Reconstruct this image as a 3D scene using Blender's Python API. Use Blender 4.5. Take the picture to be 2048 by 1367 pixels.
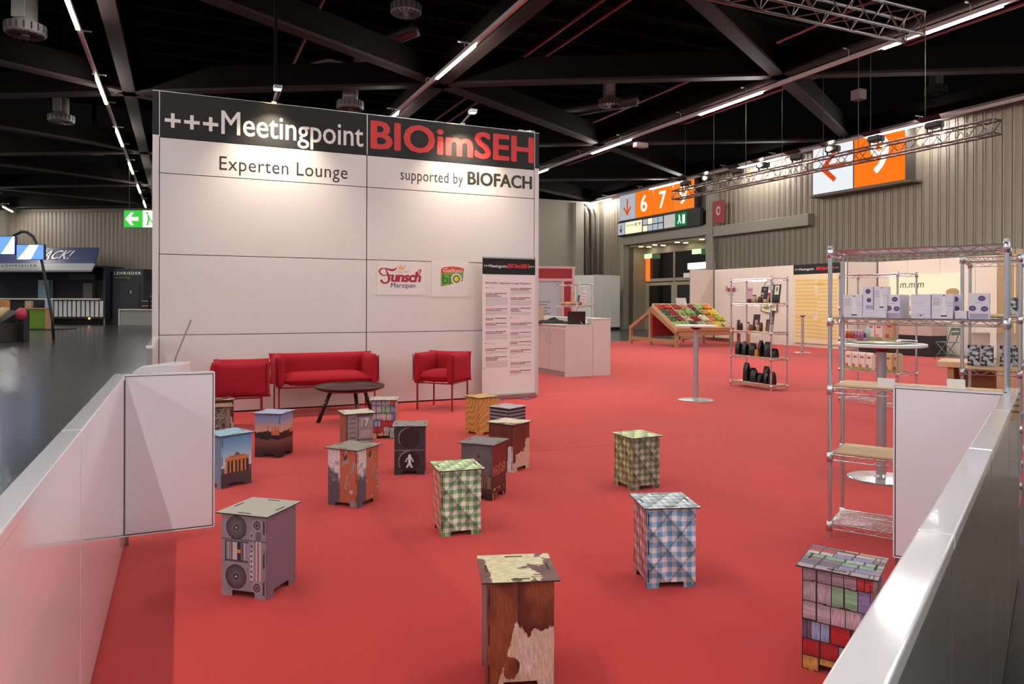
import bpy, math, random
from mathutils import Vector, Matrix, Euler, noise
R = math.radians
rnd = random.Random(7)
for o in list(bpy.data.objects): bpy.data.objects.remove(o)
sc = bpy.context.scene
COL = sc.collection
# ------------------------------------------------------------------ camera, world, exposure
EYE = 1.40
cd = bpy.data.cameras.new('camera'); cam = bpy.data.objects.new('camera', cd); COL.objects.link(cam)
cd.sensor_width = 36.0; cd.lens = 1447.86 / 2048 * 36.0
cd.shift_y = (604.49 - 683.5) / 2048
cd.clip_start = 0.02; cd.clip_end = 300
cam.matrix_world = Matrix.Translation((0, 0, EYE)) @ Matrix.Rotation(R(90), 4, 'X') @ Matrix.Rotation(0.0032, 4, 'Z')
sc.camera = cam
w = bpy.data.worlds.new('ambient_fill'); sc.world = w; w.use_nodes = True
w.node_tree.nodes['Background'].inputs[0].default_value = (0.90, 0.94, 1.0, 1)
w.node_tree.nodes['Background'].inputs[1].default_value = 0.36  # even ambient fill with no visible source, added to brighten the upright faces
vs = sc.view_settings
vs.view_transform = 'Standard'; vs.look = 'None'; vs.gamma = 1.0; vs.use_curve_mapping = False
vs.exposure = 0.12
LAMP = 215.0         # radiance of the hall's linear lamps
SPOT = 190.0          # watts of one arm spot on the big wall
TRUSS_SPOT = 195.0
sc.cycles.use_denoising = True
sc.cycles.max_bounces = 6; sc.cycles.diffuse_bounces = 3; sc.cycles.glossy_bounces = 4; sc.cycles.use_adaptive_sampling = True; sc.cycles.adaptive_threshold = 0.02
sc.cycles.sample_clamp_indirect = 6.0
# ------------------------------------------------------------------ hall frame: a runs along the big wall, b into the hall
HA = R(24.536); CA, SA = math.cos(HA), math.sin(HA)
def hw(a, b, z=0.0): return Vector((a * CA - b * SA, a * SA + b * CA, z))
# ------------------------------------------------------------------ materials
def lin(c):
    r = []
    for x in c[:3]:
        x = x / 255.0
        r.append(x / 12.92 if x <= 0.04045 else ((x + 0.055) / 1.055) ** 2.4)
    return tuple(r)
MATS = {}
def mat(name, rgb, rough=0.5, metal=0.0, var=0.0, scale=8.0, bump=0.0, coat=0.0, spec=0.5, emit=0.0, trans=0.0, alpha=1.0, stretch=None):
    if name in MATS: return MATS[name]
    m = bpy.data.materials.new(name); MATS[name] = m; m.use_nodes = True
    nt = m.node_tree; b = nt.nodes['Principled BSDF']; c = (*lin(rgb), 1)
    b.inputs['Base Color'].default_value = c
    b.inputs['Roughness'].default_value = rough; b.inputs['Metallic'].default_value = metal
    b.inputs['Specular IOR Level'].default_value = spec
    if coat: b.inputs['Coat Weight'].default_value = coat; b.inputs['Coat Roughness'].default_value = 0.05
    if emit: b.inputs['Emission Color'].default_value = c; b.inputs['Emission Strength'].default_value = emit
    if trans: b.inputs['Transmission Weight'].default_value = trans
    if alpha < 1: b.inputs['Alpha'].default_value = alpha
    if var or bump:
        tc = nt.nodes.new('ShaderNodeTexCoord'); n = nt.nodes.new('ShaderNodeTexNoise')
        n.inputs['Scale'].default_value = scale; n.inputs['Detail'].default_value = 5.0
        src = tc.outputs['Object']
        if stretch:
            mp = nt.nodes.new('ShaderNodeMapping'); mp.inputs['Scale'].default_value = stretch
            nt.links.new(src, mp.inputs[0]); src = mp.outputs[0]
        nt.links.new(src, n.inputs['Vector'])
        if var:
            mx = nt.nodes.new('ShaderNodeMix'); mx.data_type = 'RGBA'
            mx.inputs[6].default_value = tuple(x * (1 - var) for x in c[:3]) + (1,)
            mx.inputs[7].default_value = tuple(min(1, x * (1 + var)) for x in c[:3]) + (1,)
            nt.links.new(n.outputs['Fac'], mx.inputs[0]); nt.links.new(mx.outputs[2], b.inputs['Base Color'])
        if bump:
            bp = nt.nodes.new('ShaderNodeBump'); bp.inputs['Strength'].default_value = bump; bp.inputs['Distance'].default_value = 0.01
            nt.links.new(n.outputs['Fac'], bp.inputs['Height']); nt.links.new(bp.outputs[0], b.inputs['Normal'])
    return m
def mat_print(name='print', rough=0.45):
    if name in MATS: return MATS[name]
    m = bpy.data.materials.new(name); MATS[name] = m; m.use_nodes = True
    nt = m.node_tree; b = nt.nodes['Principled BSDF']; b.inputs['Roughness'].default_value = rough
    a = nt.nodes.new('ShaderNodeVertexColor'); a.layer_name = 'Col'
    nt.links.new(a.outputs[0], b.inputs['Base Color'])
    return m
def mat_speckle(name, c0, c1, scale, pos=.5, rough=.35):
    if name in MATS: return MATS[name]
    m = mat(name, c0, rough); nt = m.node_tree; b = nt.nodes['Principled BSDF']
    tc = nt.nodes.new('ShaderNodeTexCoord'); n = nt.nodes.new('ShaderNodeTexNoise'); n.inputs['Scale'].default_value = scale; n.inputs['Detail'].default_value = 2.0
    r = nt.nodes.new('ShaderNodeValToRGB'); r.color_ramp.elements[0].position = pos-.06; r.color_ramp.elements[1].position = pos+.06
    r.color_ramp.elements[0].color = (*lin(c0), 1); r.color_ramp.elements[1].color = (*lin(c1), 1)
    nt.links.new(tc.outputs['Object'], n.inputs['Vector']); nt.links.new(n.outputs['Fac'], r.inputs[0]); nt.links.new(r.outputs[0], b.inputs['Base Color'])
    return m
def mat_emit(name, rgb, s):
    if name in MATS: return MATS[name]
    m = bpy.data.materials.new(name); MATS[name] = m; m.use_nodes = True
    nt = m.node_tree; nt.nodes.clear()
    e = nt.nodes.new('ShaderNodeEmission'); e.inputs[0].default_value = (*lin(rgb), 1); e.inputs[1].default_value = s
    o = nt.nodes.new('ShaderNodeOutputMaterial'); nt.links.new(e.outputs[0], o.inputs[0])
    return m
# ------------------------------------------------------------------ mesh building
class MB:
    def __init__(s): s.v = []; s.f = []; s.m = []; s.c = []; s.mi = 0; s.col = (255, 255, 255)
    def add(s, vs, fs):
        k = len(s.v); s.v += [tuple(p) for p in vs]
        for f in fs: s.f.append([i + k for i in f]); s.m.append(s.mi); s.c.append(s.col)
        return s
    def mat(s, i): s.mi = i; return s
    def box(s, x0, x1, y0, y1, z0, z1):
        return s.add([(x0,y0,z0),(x1,y0,z0),(x1,y1,z0),(x0,y1,z0),(x0,y0,z1),(x1,y0,z1),(x1,y1,z1),(x0,y1,z1)],
            [(0,3,2,1),(4,5,6,7),(0,1,5,4),(1,2,6,5),(2,3,7,6),(3,0,4,7)])
    def quad(s, *p): return s.add(p, [tuple(range(len(p)))])
    def rect(s, x0, x1, z0, z1, y): return s.quad((x0,y,z0),(x1,y,z0),(x1,y,z1),(x0,y,z1))     # faces -y
    def prism(s, pts, y0, y1):     # outline in xz, extruded along y (front y0)
        n = len(pts); vs = [(x, y0, z) for x, z in pts] + [(x, y1, z) for x, z in pts]
        return s.add(vs, [tuple(range(n)), tuple(range(2*n-1, n-1, -1))] + [(i, i+n, (i+1)%n+n, (i+1)%n) for i in range(n)])
    def slab(s, pts, z0, z1):      # outline in xy, extruded along z
        n = len(pts); vs = [(x, y, z0) for x, y in pts] + [(x, y, z1) for x, y in pts]
        return s.add(vs, [tuple(range(n-1, -1, -1)), tuple(range(n, 2*n))] + [(i, (i+1)%n, (i+1)%n+n, i+n) for i in range(n)])
    def tube(s, path, r, n=8, cap=True):
        P = [Vector(p) for p in path]; rr = r if isinstance(r, (list, tuple)) else [r]*len(P)
        vs = []; up = Vector((0,0,1))
        for i, p in enumerate(P):
            t = (P[min(i+1,len(P)-1)] - P[max(i-1,0)]).normalized()
            a = t.cross(up)
            if a.length < 1e-3: a = t.cross(Vector((0,1,0)))
            a.normalize(); b = t.cross(a)
            vs += [p + (a*math.cos(2*math.pi*k/n) + b*math.sin(2*math.pi*k/n))*rr[i] for k in range(n)]
        fs = [(i*n+k, i*n+(k+1)%n, (i+1)*n+(k+1)%n, (i+1)*n+k) for i in range(len(P)-1) for k in range(n)]
        if cap: fs += [tuple(range(n-1,-1,-1)), tuple((len(P)-1)*n+k for k in range(n))]
        return s.add(vs, fs)
    def lathe(s, prof, n=24, c=(0,0,0)):
        vs = [(c[0]+r*math.cos(2*math.pi*k/n), c[1]+r*math.sin(2*math.pi*k/n), c[2]+z) for r, z in prof for k in range(n)]
        fs = [(i*n+k, i*n+(k+1)%n, (i+1)*n+(k+1)%n, (i+1)*n+k) for i in range(len(prof)-1) for k in range(n)]
        return s.add(vs, fs)
    def disc(s, cx, cz, r, y, n=20, sx=1.0):  # flat disc facing -y
        return s.quad(*[(cx+sx*r*math.cos(2*math.pi*k/n), y, cz+r*math.sin(2*math.pi*k/n)) for k in range(n)])
    def ball(s, c, r, n=8, m=5, sz=(1,1,1)):
        vs = [(c[0], c[1], c[2]-r*sz[2])]; 
        for j in range(1, m):
            t = -math.pi/2 + math.pi*j/m
            vs += [(c[0]+r*sz[0]*math.cos(t)*math.cos(2*math.pi*k/n), c[1]+r*sz[1]*math.cos(t)*math.sin(2*math.pi*k/n), c[2]+r*sz[2]*math.sin(t)) for k in range(n)]
        vs.append((c[0], c[1], c[2]+r*sz[2])); L = len(vs)-1
        fs = [(0, 1+(k+1)%n, 1+k) for k in range(n)] + [(L, 1+(m-2)*n+k, 1+(m-2)*n+(k+1)%n) for k in range(n)]
        fs += [(1+j*n+k, 1+j*n+(k+1)%n, 1+(j+1)*n+(k+1)%n, 1+(j+1)*n+k) for j in range(m-2) for k in range(n)]
        return s.add(vs, fs)
    def pillow(s, M, W, H, T, n=10, flat=0.0):   # puffed cushion in local xz, thickness along y
        vs = []; fs = []
        def prof(u, v): return (max(0, (1-abs(u)**5))*max(0, (1-abs(v)**5)))**0.45
        N = n+1
        for sgn in (-1, 1):
            for j in range(N):
                for i in range(N):
                    u = -1+2*i/n; v = -1+2*j/n
                    ear = 1 + 0.035*abs(u*v)**3
                    y = sgn*(T/2*prof(u, v)*(1-flat) + T/2*flat + 0.004)
                    vs.append(M @ Vector((u*W/2*ear, y, v*H/2*ear)))
        for j in range(n):
            for i in range(n):
                a = j*N+i; fs.append((a, a+1, a+N+1, a+N)); b = N*N+a; fs.append((b, b+N, b+N+1, b+1))
        rim = [i for i in range(N)] + [j*N+n for j in range(1, N)] + [n*N+i for i in range(n-1, -1, -1)] + [j*N for j in range(n-1, 0, -1)]
        for k in range(len(rim)):
            a, b = rim[k], rim[(k+1) % len(rim)]; fs.append((a, a+N*N, b+N*N, b))
        return s.add(vs, fs)
    def grid(s, fn, x0, x1, z0, z1, y, nx, nz, skip=None, axis='y'):   # flat print: fn(u, v) -> sRGB
        for j in range(nz):
            for i in range(nx):
                u = (i+.5)/nx; v = (j+.5)/nz
                if skip and skip(x0+(x1-x0)*u, z0+(z1-z0)*v): continue
                s.col = fn(u, v); xa, xb = x0+(x1-x0)*i/nx, x0+(x1-x0)*(i+1)/nx; za, zb = z0+(z1-z0)*j/nz, z0+(z1-z0)*(j+1)/nz
                if axis == 'y': s.quad((xa,y,za),(xb,y,za),(xb,y,zb),(xa,y,zb))
                else: s.quad((xa,za,y),(xb,za,y),(xb,zb,y),(xa,zb,y))
        s.col = (255,255,255); return s
    def mesh(s, name, mats, smooth=False, color=False):
        me = bpy.data.meshes.new(name); me.from_pydata(s.v, [], s.f)
        for m in (mats if isinstance(mats, (list, tuple)) else [mats]): me.materials.append(m)
        me.polygons.foreach_set('material_index', s.m)
        if smooth: me.polygons.foreach_set('use_smooth', [True]*len(s.f))
        if color:
            ca = me.color_attributes.new('Col', 'FLOAT_COLOR', 'CORNER'); buf = []
            for f, c in zip(s.f, s.c): buf += [*lin(c), 1.0] * len(f)
            ca.data.foreach_set('color', buf)
        me.update(); return me
    def build(s, name, mats, parent=None, smooth=False, color=False, bevel=0.0, seg=2):
        o = bpy.data.objects.new(name, s.mesh(name, mats, smooth, color)); COL.objects.link(o); o.parent = parent
        if bevel:
            b = o.modifiers.new('bevel', 'BEVEL'); b.width = bevel; b.segments = seg; b.limit_method = 'ANGLE'; b.angle_limit = R(40)
        return o
def tag(o, label, cat, group=None):
    o['label'] = label; o['category'] = cat
    if group: o['group'] = group
    return o
def struct(o): o['kind'] = 'structure'; return o
def thing(name, label, cat, loc=(0,0,0), rotz=0.0, group=None):
    o = bpy.data.objects.new(name, None); COL.objects.link(o); o.empty_display_size = 0.1
    o.location = loc; o.rotation_euler = (0, 0, rotz)
    return tag(o, label, cat, group)
def link(name, me, parent, loc=(0,0,0), rot=(0,0,0), sc_=None):
    o = bpy.data.objects.new(name, me); COL.objects.link(o); o.parent = parent; o.location = loc; o.rotation_euler = rot
    if sc_: o.scale = sc_
    return o
def empty(name, parent, loc=(0,0,0), rot=(0,0,0)):
    o = bpy.data.objects.new(name, None); COL.objects.link(o); o.parent = parent; o.location = loc; o.rotation_euler = rot; o.empty_display_size = .1
    return o
def dup(root, loc, rotz, label=None, group=None):
    r = root.copy(); COL.objects.link(r); r.location = loc; r.rotation_euler = (0,0,rotz)
    if label: r['label'] = label
    if group: r['group'] = group
    for ch in list(root.children):
        c = ch.copy(); COL.objects.link(c); c.parent = r
        for g in list(ch.children):
            d = g.copy(); COL.objects.link(d); d.parent = c
    return r
_cap = {}
def text(s, parent, x0, x1, z0, cap, y, m, bold=0.0, shear=0.0, name='lettering', spacing=1.0, body=True):
    cu = bpy.data.curves.new('t', 'FONT'); cu.body = s; cu.space_character = spacing; cu.shear = shear; cu.resolution_u = 3
    ob = bpy.data.objects.new('t', cu)
    me = bpy.data.meshes.new_from_object(ob)
    if 'H' not in _cap:
        c2 = bpy.data.curves.new('h', 'FONT'); c2.body = 'H'; o2 = bpy.data.objects.new('h', c2); m2 = bpy.data.meshes.new_from_object(o2)
        _cap['H'] = max(v.co.y for v in m2.vertices); bpy.data.objects.remove(o2)
    xs = [v.co.x for v in me.vertices]; a, b = min(xs), max(xs); k = (x1-x0)/(b-a); kz = cap/_cap['H']
    vv = [((v.co.x-a)*k + x0, v.co.y*kz + z0) for v in me.vertices]; ff = [tuple(p.vertices) for p in me.polygons]
    bpy.data.meshes.remove(me)
    mb = MB(); e = bold*cap
    for q, (dx, dz) in enumerate(((0,0),) if not bold else ((0,0),(e,0),(-e,0),(0,e*.6),(0,-e*.6),(e*.7,e*.5),(-e*.7,e*.5),(e*.7,-e*.5),(-e*.7,-e*.5))):
        mb.add([(x+dx, y-q*.00001, z+dz) for x, z in vv], ff)
    me = mb.mesh('lettering', m)
    bpy.data.objects.remove(ob); bpy.data.curves.remove(cu)
    o = bpy.data.objects.new(name, me); COL.objects.link(o); o.parent = parent
    return o
# common materials
M_WHITE = mat('white_laminate', (216, 209, 209), 0.28, var=0.015, scale=3)
M_GLOSS = mat('gloss_white_panel', (230, 227, 234), 0.10, coat=0.6)
M_BOOTH = mat('booth_wall_white', (222, 208, 196), 0.45, var=0.02, scale=2)
M_DARK = mat('header_charcoal', (27, 26, 28), 0.5, spec=.3)
M_SEAM = mat('dark_joint', (22, 20, 26), 0.6)
M_ALU = mat('aluminium', (170, 168, 168), 0.3, metal=1.0)
M_CHROME = mat('chrome_wire', (214, 212, 216), 0.24, metal=.9)
M_STEEL = mat('brushed_steel', (188, 184, 190), 0.34, metal=.75)
M_BLACK = mat('matt_black', (16, 16, 18), 0.5)
M_TEXTW = mat('lettering_white', (225, 220, 216), 0.5)
M_TEXTK = mat('lettering_black', (40, 36, 34), 0.5)
M_RED = mat('lettering_red', (206, 44, 44), 0.5)
M_WOOD = mat('pale_wood', (205, 172, 128), 0.5, var=0.12, scale=4, stretch=(1, 12, 12))
M_TIMBER = mat('market_timber', (176, 130, 92), 0.55, var=0.18, scale=5, stretch=(1, 8, 8))
M_GREY = mat('painted_grey', (150, 146, 142), 0.5)
M_PRINT = mat_print()
M_SIGNW = mat('sign_white', (232, 228, 224), 0.5)
# ================================================================== THE HALL
M_FLOOR = mat('asphalt_floor', (50, 50, 52), 0.22, var=0.35, scale=0.9, bump=0.05)
M_CARPET = mat('red_needle_felt', (196, 58, 57), 0.95, var=0.05, scale=1.2, bump=0.0, spec=0.1)
M_CLAD = mat('beige_cladding', (126, 115, 101), 0.5)
M_CLADB = mat('cladding_joint', (92, 84, 72), 0.6)
M_HGREY = mat('hall_grey_paint', (138, 132, 120), 0.55, var=0.03, scale=0.7)
M_CEIL = mat('dark_roof_deck', (9, 8, 9), 0.9, spec=.05)
M_GIRD = mat('dark_girder', (13, 10, 10), 0.85, spec=.08)
M_FLANGE = mat('brown_flange', (36, 25, 22), 0.7, spec=.15)
f_ = MB().box(-70, 45, -25, 75, -0.2, -0.006).build('floor', M_FLOOR); struct(f_)
pts = [hw(-0.33, 0.06), hw(18.4, 10.2), hw(18.4, 22.3), hw(-0.33, 22.3)]
M_CARPET.node_tree.nodes['Principled BSDF'].inputs['Sheen Weight'].default_value = .18; M_CARPET.node_tree.nodes['Principled BSDF'].inputs['Sheen Tint'].default_value = (1,.75,.72,1)
cp = MB().slab([(p.x, p.y) for p in pts], -0.006, 0.0).build('carpet', M_CARPET)
tag(cp, 'flat red carpet covering the whole exhibition stand floor', 'carpet')
# faint joints between the carpet lengths
M_JOINT = mat('carpet_joint', (182, 56, 53), 0.95)
for k in range(1, 5):
    p, q = hw(-0.33, 2.2+k*3.9), hw(18.3, 2.2+k*3.9)
    if k == 1: q = hw(5.0, 6.1)
    d = (q-p).normalized(); n = Vector((-d.y, d.x, 0))*0.004
    MB().slab([((p-n).x,(p-n).y),((q-n).x,(q-n).y),((q+n).x,(q+n).y),((p+n).x,(p+n).y)], -0.001, 0.0004).build('carpet_joint', M_JOINT, cp)

def hall_box(mb, a0, a1, b0, b1, z0, z1):
    P = [hw(a0,b0), hw(a1,b0), hw(a1,b1), hw(a0,b1)]
    return mb.slab([(p.x,p.y) for p in P], z0, z1)
WA = 21.3
# right hall wall: backing plus every cladding panel
wr = MB()
hall_box(wr, WA, WA+.3, -6, 25.35, 0, 7.2); hall_box(wr, WA, WA+.3, 32.0, 34.9, 0, 7.2); hall_box(wr, WA, WA+.3, 25.35, 32.0, 4.42, 7.2)
wr = wr.build('wall_right', M_CLADB); struct(wr)
def clad(h):   # one pan with a raised rib, local x along the wall, front -y
    w_ = 0.268
    return MB().prism_h([(0,0),(0.012,-.034),(0.05,-.034),(0.062,-.006),(w_-.062,-.006),(w_-.05,-.034),(w_-.012,-.034),(w_,0)], 0, h)
def prism_h(s, pts, z0, z1):
    n = len(pts); vs_ = [(x,y,z0) for x,y in pts] + [(x,y,z1) for x,y in pts]
    return s.add(vs_, [(i,i+1,i+1+n,i+n) for i in range(n-1)] + [tuple(range(n,2*n))[::-1]])
MB.prism_h = prism_h
me_full = clad(7.0).mesh('cladding_panel', M_CLAD); me_top = clad(2.5).mesh('cladding_top', M_CLAD)
RW = HA - R(90)      # local x -> -b, local -y -> -a
b = 25.3
while b > 6.5:
    link('cladding_panel', me_full, wr, hw(WA-.001, b, 0.0), (0,0,RW)); b -= 0.274
b = 34.4
while b > 32.2:
    link('cladding_panel', me_full, wr, hw(WA-.001, b, 0.0), (0,0,RW)); b -= 0.274
t1 = hall_box(MB(), WA-.32, WA, 25.0, 25.45, 0, 7.1); t1.build('pilaster', M_HGREY, wr, bevel=.02)
hall_box(MB(), WA-.3, WA, 19.75, 25.0, 4.28, 4.72).build('duct_beam', M_HGREY, wr, bevel=.02)
hall_box(MB(), WA-.34, WA, 25.0, 32.1, 4.40, 4.86).build('portal_lintel', M_HGREY, wr, bevel=.02)
hall_box(MB(), WA-.34, WA, 31.95, 32.25, 0, 4.86).build('portal_jamb', M_HGREY, wr, bevel=.02)
hall_box(MB(), WA-.25, WA, -6, 34.9, 7.0, 7.2).build('wall_coping', mat('coping_brown', (84,70,66), .5), wr)
# back wall (plain) and the corrugated wall on the left
wb = hall_box(MB(), 1.0, WA+.3, 34.9, 35.2, 0, 7.0).build('wall_back', M_HGREY); struct(wb)
PC = mat('pipe_grey', (110,104,94), .45)
for aa, r_ in ((20.35,.14),(20.72,.11),(20.98,.06)):
    p = hw(aa, 34.7); MB().tube([(p.x,p.y,0),(p.x,p.y,6.3),(p.x-.12,p.y,6.6),(p.x-.5,p.y,6.8)], r_, 12).build('downpipe', PC, wb, smooth=True)
hall_box(MB(), 19.6, 20.1, 34.55, 34.9, 0, 6.9).build('column', M_HGREY, wb)
wl_d = Vector((math.cos(HA+R(-30)), math.sin(HA+R(-30)), 0))
wl_o = Vector((-27.5, 45.6, 0)); wl_n = Vector((wl_d.y, -wl_d.x, 0))
P0, P1 = wl_o - wl_d*24, wl_o + wl_d*22
wl = MB().slab([(P0.x,P0.y),(P1.x,P1.y),((P1-wl_n*.3).x,(P1-wl_n*.3).y),((P0-wl_n*.3).x,(P0-wl_n*.3).y)], 0, 7.2).build('wall_left', M_CLADB); struct(wl)
me_l = clad(7.0).mesh('cladding_left', M_CLAD)
for k in range(46):
    p = wl_o + wl_d*(-4.6+k*.274) + wl_n*.001
    link('cladding_panel', me_l, wl, p, (0,0,math.atan2(wl_d.y, wl_d.x)))
for k in (-5.6, -6.9):
    p = wl_o + wl_d*k; q = p + wl_d*1.0
    MB().slab([(p.x,p.y),(q.x,q.y),((q+wl_n*.25).x,(q+wl_n*.25).y),((p+wl_n*.25).x,(p+wl_n*.25).y)][::-1], 0, 7.1).build('pilaster', M_HGREY, wl)
# roof
ce = MB().box(-70, 45, -25, 75, 10.6, 10.8).build('ceiling', M_CEIL); struct(ce)
def girder(p, q, name='girder'):
    d = (q-p); L = d.length; d.normalize(); ang = math.atan2(d.y, d.x)
    m = MB().mat(0).box(0, L, -.08, .08, 7.24, 7.85).mat(1).box(0, L, -.16, .16, 7.17, 7.24)
    o = m.build(name, [M_GIRD, M_FLANGE], ce); o.location = (p.x, p.y, 0); o.rotation_euler = (0,0,ang)
T30 = math.tan(R(30))
for k in range(-5, 2): girder(hw(13.9+7.62*k, -8), hw(13.9+7.62*k, 47))
for j in range(-3, 6):
    b0 = 14+8.8*j; girder(hw(-24, b0-(37.9)*T30), hw(21.3, b0+7.4*T30))
for j in range(-2, 7):
    b0 = 14+8.8*j; girder(hw(-24, b0+(37.9)*T30), hw(21.3, b0-7.4*T30))
M_PURL = mat('purlin_dark', (12,11,12), .9, spec=.05)
for k in range(-16, 24):
    p, q = hw(-24, 4+k*1.45), hw(21, 4+k*1.45); d = q-p
    o = MB().box(0, d.length, -.05, .05, 10.2, 10.6).build('purlin', M_PURL, ce); o.location = (p.x,p.y,0); o.rotation_euler = (0,0,HA)
# red sprinkler pipes and silver air ducts under the deck
MP = mat('sprinkler_red', (104, 16, 20), .45)
for n_, (a_, z_) in enumerate(((3.4,9.4),(9.6,9.0),(10.6,9.3),(17.2,8.3),(17.6,8.3),(16.2,9.2))):
    p, q = hw(a_, 6), hw(a_, 40)
    tag(MB().tube([(p.x,p.y,z_),(q.x,q.y,z_)], .045, 8).build('sprinkler_pipe', MP, None, smooth=True),
        ['thin red sprinkler pipe under the roof above the big wall','thin red sprinkler pipe beside the silver duct under the roof','upper red sprinkler pipe between the second and third lamp rows','red sprinkler pipe of the close pair at top right','other red sprinkler pipe of the close pair at top right','high red sprinkler pipe behind the top right truss'][n_], 'pipe')
MDU = mat('spiral_duct', (84, 76, 74), .36, metal=.9)
def duct(pts, r, label, seg=True):
    P = [Vector(p) for p in pts]; path = []; rad = []
    for i in range(len(P)-1):
        n = max(2, int((P[i+1]-P[i]).length/.12))
        for k in range(n): path.append(P[i].lerp(P[i+1], k/n)); rad.append(r*(1 if k % 2 else .97))
    path.append(P[-1]); rad.append(r)
    return tag(MB().tube(path, rad, 16).build('air_duct', MDU, None, smooth=True), label, 'air duct')
def at(u, v, Y): return Vector(((u-1024)*Y/1447.86, Y, EYE - (v-604.5)*Y/1447.86))
duct([(-2.9,22,9.75),(-3.9,22,9.35),(-4.9,22.6,9.0)], .26, 'straight silver duct behind the diffuser at top centre')
duct([(8.0,27,9.9),(5.8,26,9.8),(4.7,26,9.7),(3.9,26,9.7)], .3, 'long silver duct with ribbed elbow right of centre')
duct([(-5.0,22,8.6),(-5.55,22,8.75),(-6.1,22,8.6),(-6.4,22,8.4)], .16, 'short ribbed silver elbow peeping below a girder')
duct([(4.6,27,9.0),(2.9,26.5,8.6),(1.4,26,8.2)], .28, 'dull grey duct sloping behind the right hanging diffuser')
# round swirl diffusers
MDF = mat('diffuser_grey', (92, 88, 86), .6); MDK = mat('diffuser_slot', (40, 38, 38), .7)
def diffuser(x, y, z, label, dia=.75, top=None):
    t = thing('air_diffuser', label, 'air diffuser', (x, y, z)); r = dia/2; h = .26
    MB().lathe([(0,.05),(r*.9,.05),(r,.07),(r,h),(r*.62,h+.03)], 24).build('drum', MDF, t, smooth=False)
    MB().lathe([(r*.58,h),(r*.58,h+.55),(r*.3,h+.6)], 20).build('neck', MDF, t, smooth=True)
    MB().tube([(0,0,h+.58),(0,0,10.15-z)], r*.3, 12).build('supply_pipe', M_GIRD, t, smooth=True)
    sl = MB()
    for k in range(18):
        a0 = 2*math.pi*k/18
        sl.slab([(r*.22*math.cos(a0), r*.22*math.sin(a0)), (r*.93*math.cos(a0-.07), r*.93*math.sin(a0-.07)), (r*.93*math.cos(a0+.07), r*.93*math.sin(a0+.07))], .035, .056)
        sl.box(r*math.cos(a0)-.012, r*math.cos(a0)+.012, r*math.sin(a0)-.012, r*math.sin(a0)+.012, .1, .24)
    sl.build('slots', MDK, t)
    MB().lathe([(0,.03),(r*.2,.03),(r*.22,.06)], 14).build('hub', MDF, t)
    MB().box(-.14, .14, -r*.62, -r*.58, h+.1, h+.5).build('label_plate', mat('plate_light', (140,138,134), .5), t)
for a_ in ((-10.1,15.0,6.85,'large round air diffuser at the top left corner'),
           (-14.4,23.1,7.05,'round air diffuser left of the lamp line, second from the top left'),
           (-18.2,31.5,7.75,'round air diffuser above the exit sign, third from the top left'),
           (-24.5,45.0,8.5,'small dim air diffuser just left of the big wall'),
           (-2.6,17.6,8.35,'round air diffuser at the very top, left of centre'),
           (-4.6,20.5,6.80,'round air diffuser half hidden behind the black header'),
           (3.3,24.7,8.05,'round air diffuser hanging right of the big wall'),
           (15.2,26.0,8.9,'dim air diffuser behind the hanging truss on the right')): diffuser(*a_)
o = tag(MB().box(-.25,.25,-.12,.12,0,.16).build('junction_box', mat('box_pinkish', (150,130,126), .5), None, bevel=.01), 'small pale box hanging under a girder right of the big wall', 'junction box'); o.location = (4.6, 26.0, 6.98); o.rotation_euler = (0,0,HA)
MB().box(-.02,.02,-.02,.02,.16,.3).build('hanger', M_GIRD, o)
# ------------------------------------------------------------------ linear lamp rows
M_RAIL = mat('lamp_rail', (188, 176, 176), .45)
M_LED = mat_emit('led_tube', (255, 252, 246), LAMP)
ROWS = [(-17.2,'added out of view at far left to brighten the snack area'), (-9.55,'outside the frame above the dark aisle on the left'), (-1.93,'running to the left edge of the big wall'), (5.72,'ending above the red lettering'),  # farthest left row is unseen, added to brighten the snack area
        (13.8,'crossing the middle right above the market stand'), (20.7,'running along the beige cladding on the right')]
rail = MB().box(-.035, .035, 0, 6.1, 6.93, 7.02).mesh('rail', M_RAIL)
tubem = MB().mat(0).box(-.03, .03, 0, 2.5, 6.895, 6.93).mesh('lamp_tube', M_LED)
hang = MB().box(-.008, .008, -.008, .008, 7.02, 7.2).box(-.16, .16, -.012, .012, 7.17, 7.2).mesh('hanger', M_GREY)
for a_, txt in ROWS:
    t = thing('lamp_line', 'white tube lamp line ' + txt, 'ceiling lamp', hw(a_, 0), HA)
    for k in range(-6, 7):
        if a_ > -1 and k > 4: continue
        b0 = 14.52 + 6.1*k
        link('rail', rail, t, (0, b0, 0)); link('lamp_tube', tubem, t, (0, b0, 0))
        for q in (.6, 3.4): link('hanger', hang, t, (0, b0+q, 0))
# ------------------------------------------------------------------ entrance portal in the right wall
MPW = mat('portal_wall', (150, 138, 116), .5); MPC = mat('portal_ceiling', (196, 176, 148), .5)
en = hall_box(MB(), WA+4.0, WA+4.2, 24.9, 32.3, 0, 4.4).build('wall_entrance', mat('lobby_dark', (30,28,28), .4)); struct(en)
hall_box(MB(), WA+.3, WA+4.0, 31.95, 32.15, 0, 4.4).build('side_wall', MPW, en)
hall_box(MB(), WA+.3, WA+4.0, 25.1, 25.3, 0, 4.4).build('side_wall', MPW, en)
hall_box(MB(), WA+.02, WA+4.0, 25.3, 31.95, 4.3, 4.42).build('soffit', MPC, en)
MDL = mat_emit('downlight', (255, 236, 200), 14)
for aa in (WA+.25, WA+.75):
    for bb in (26.4, 28.2, 30.0, 31.2):
        p = hw(aa, bb); MB().lathe([(0,4.285),(.11,4.285),(.12,4.3)], 14, (p.x,p.y,0)).build('downlight', MDL, en)
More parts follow.
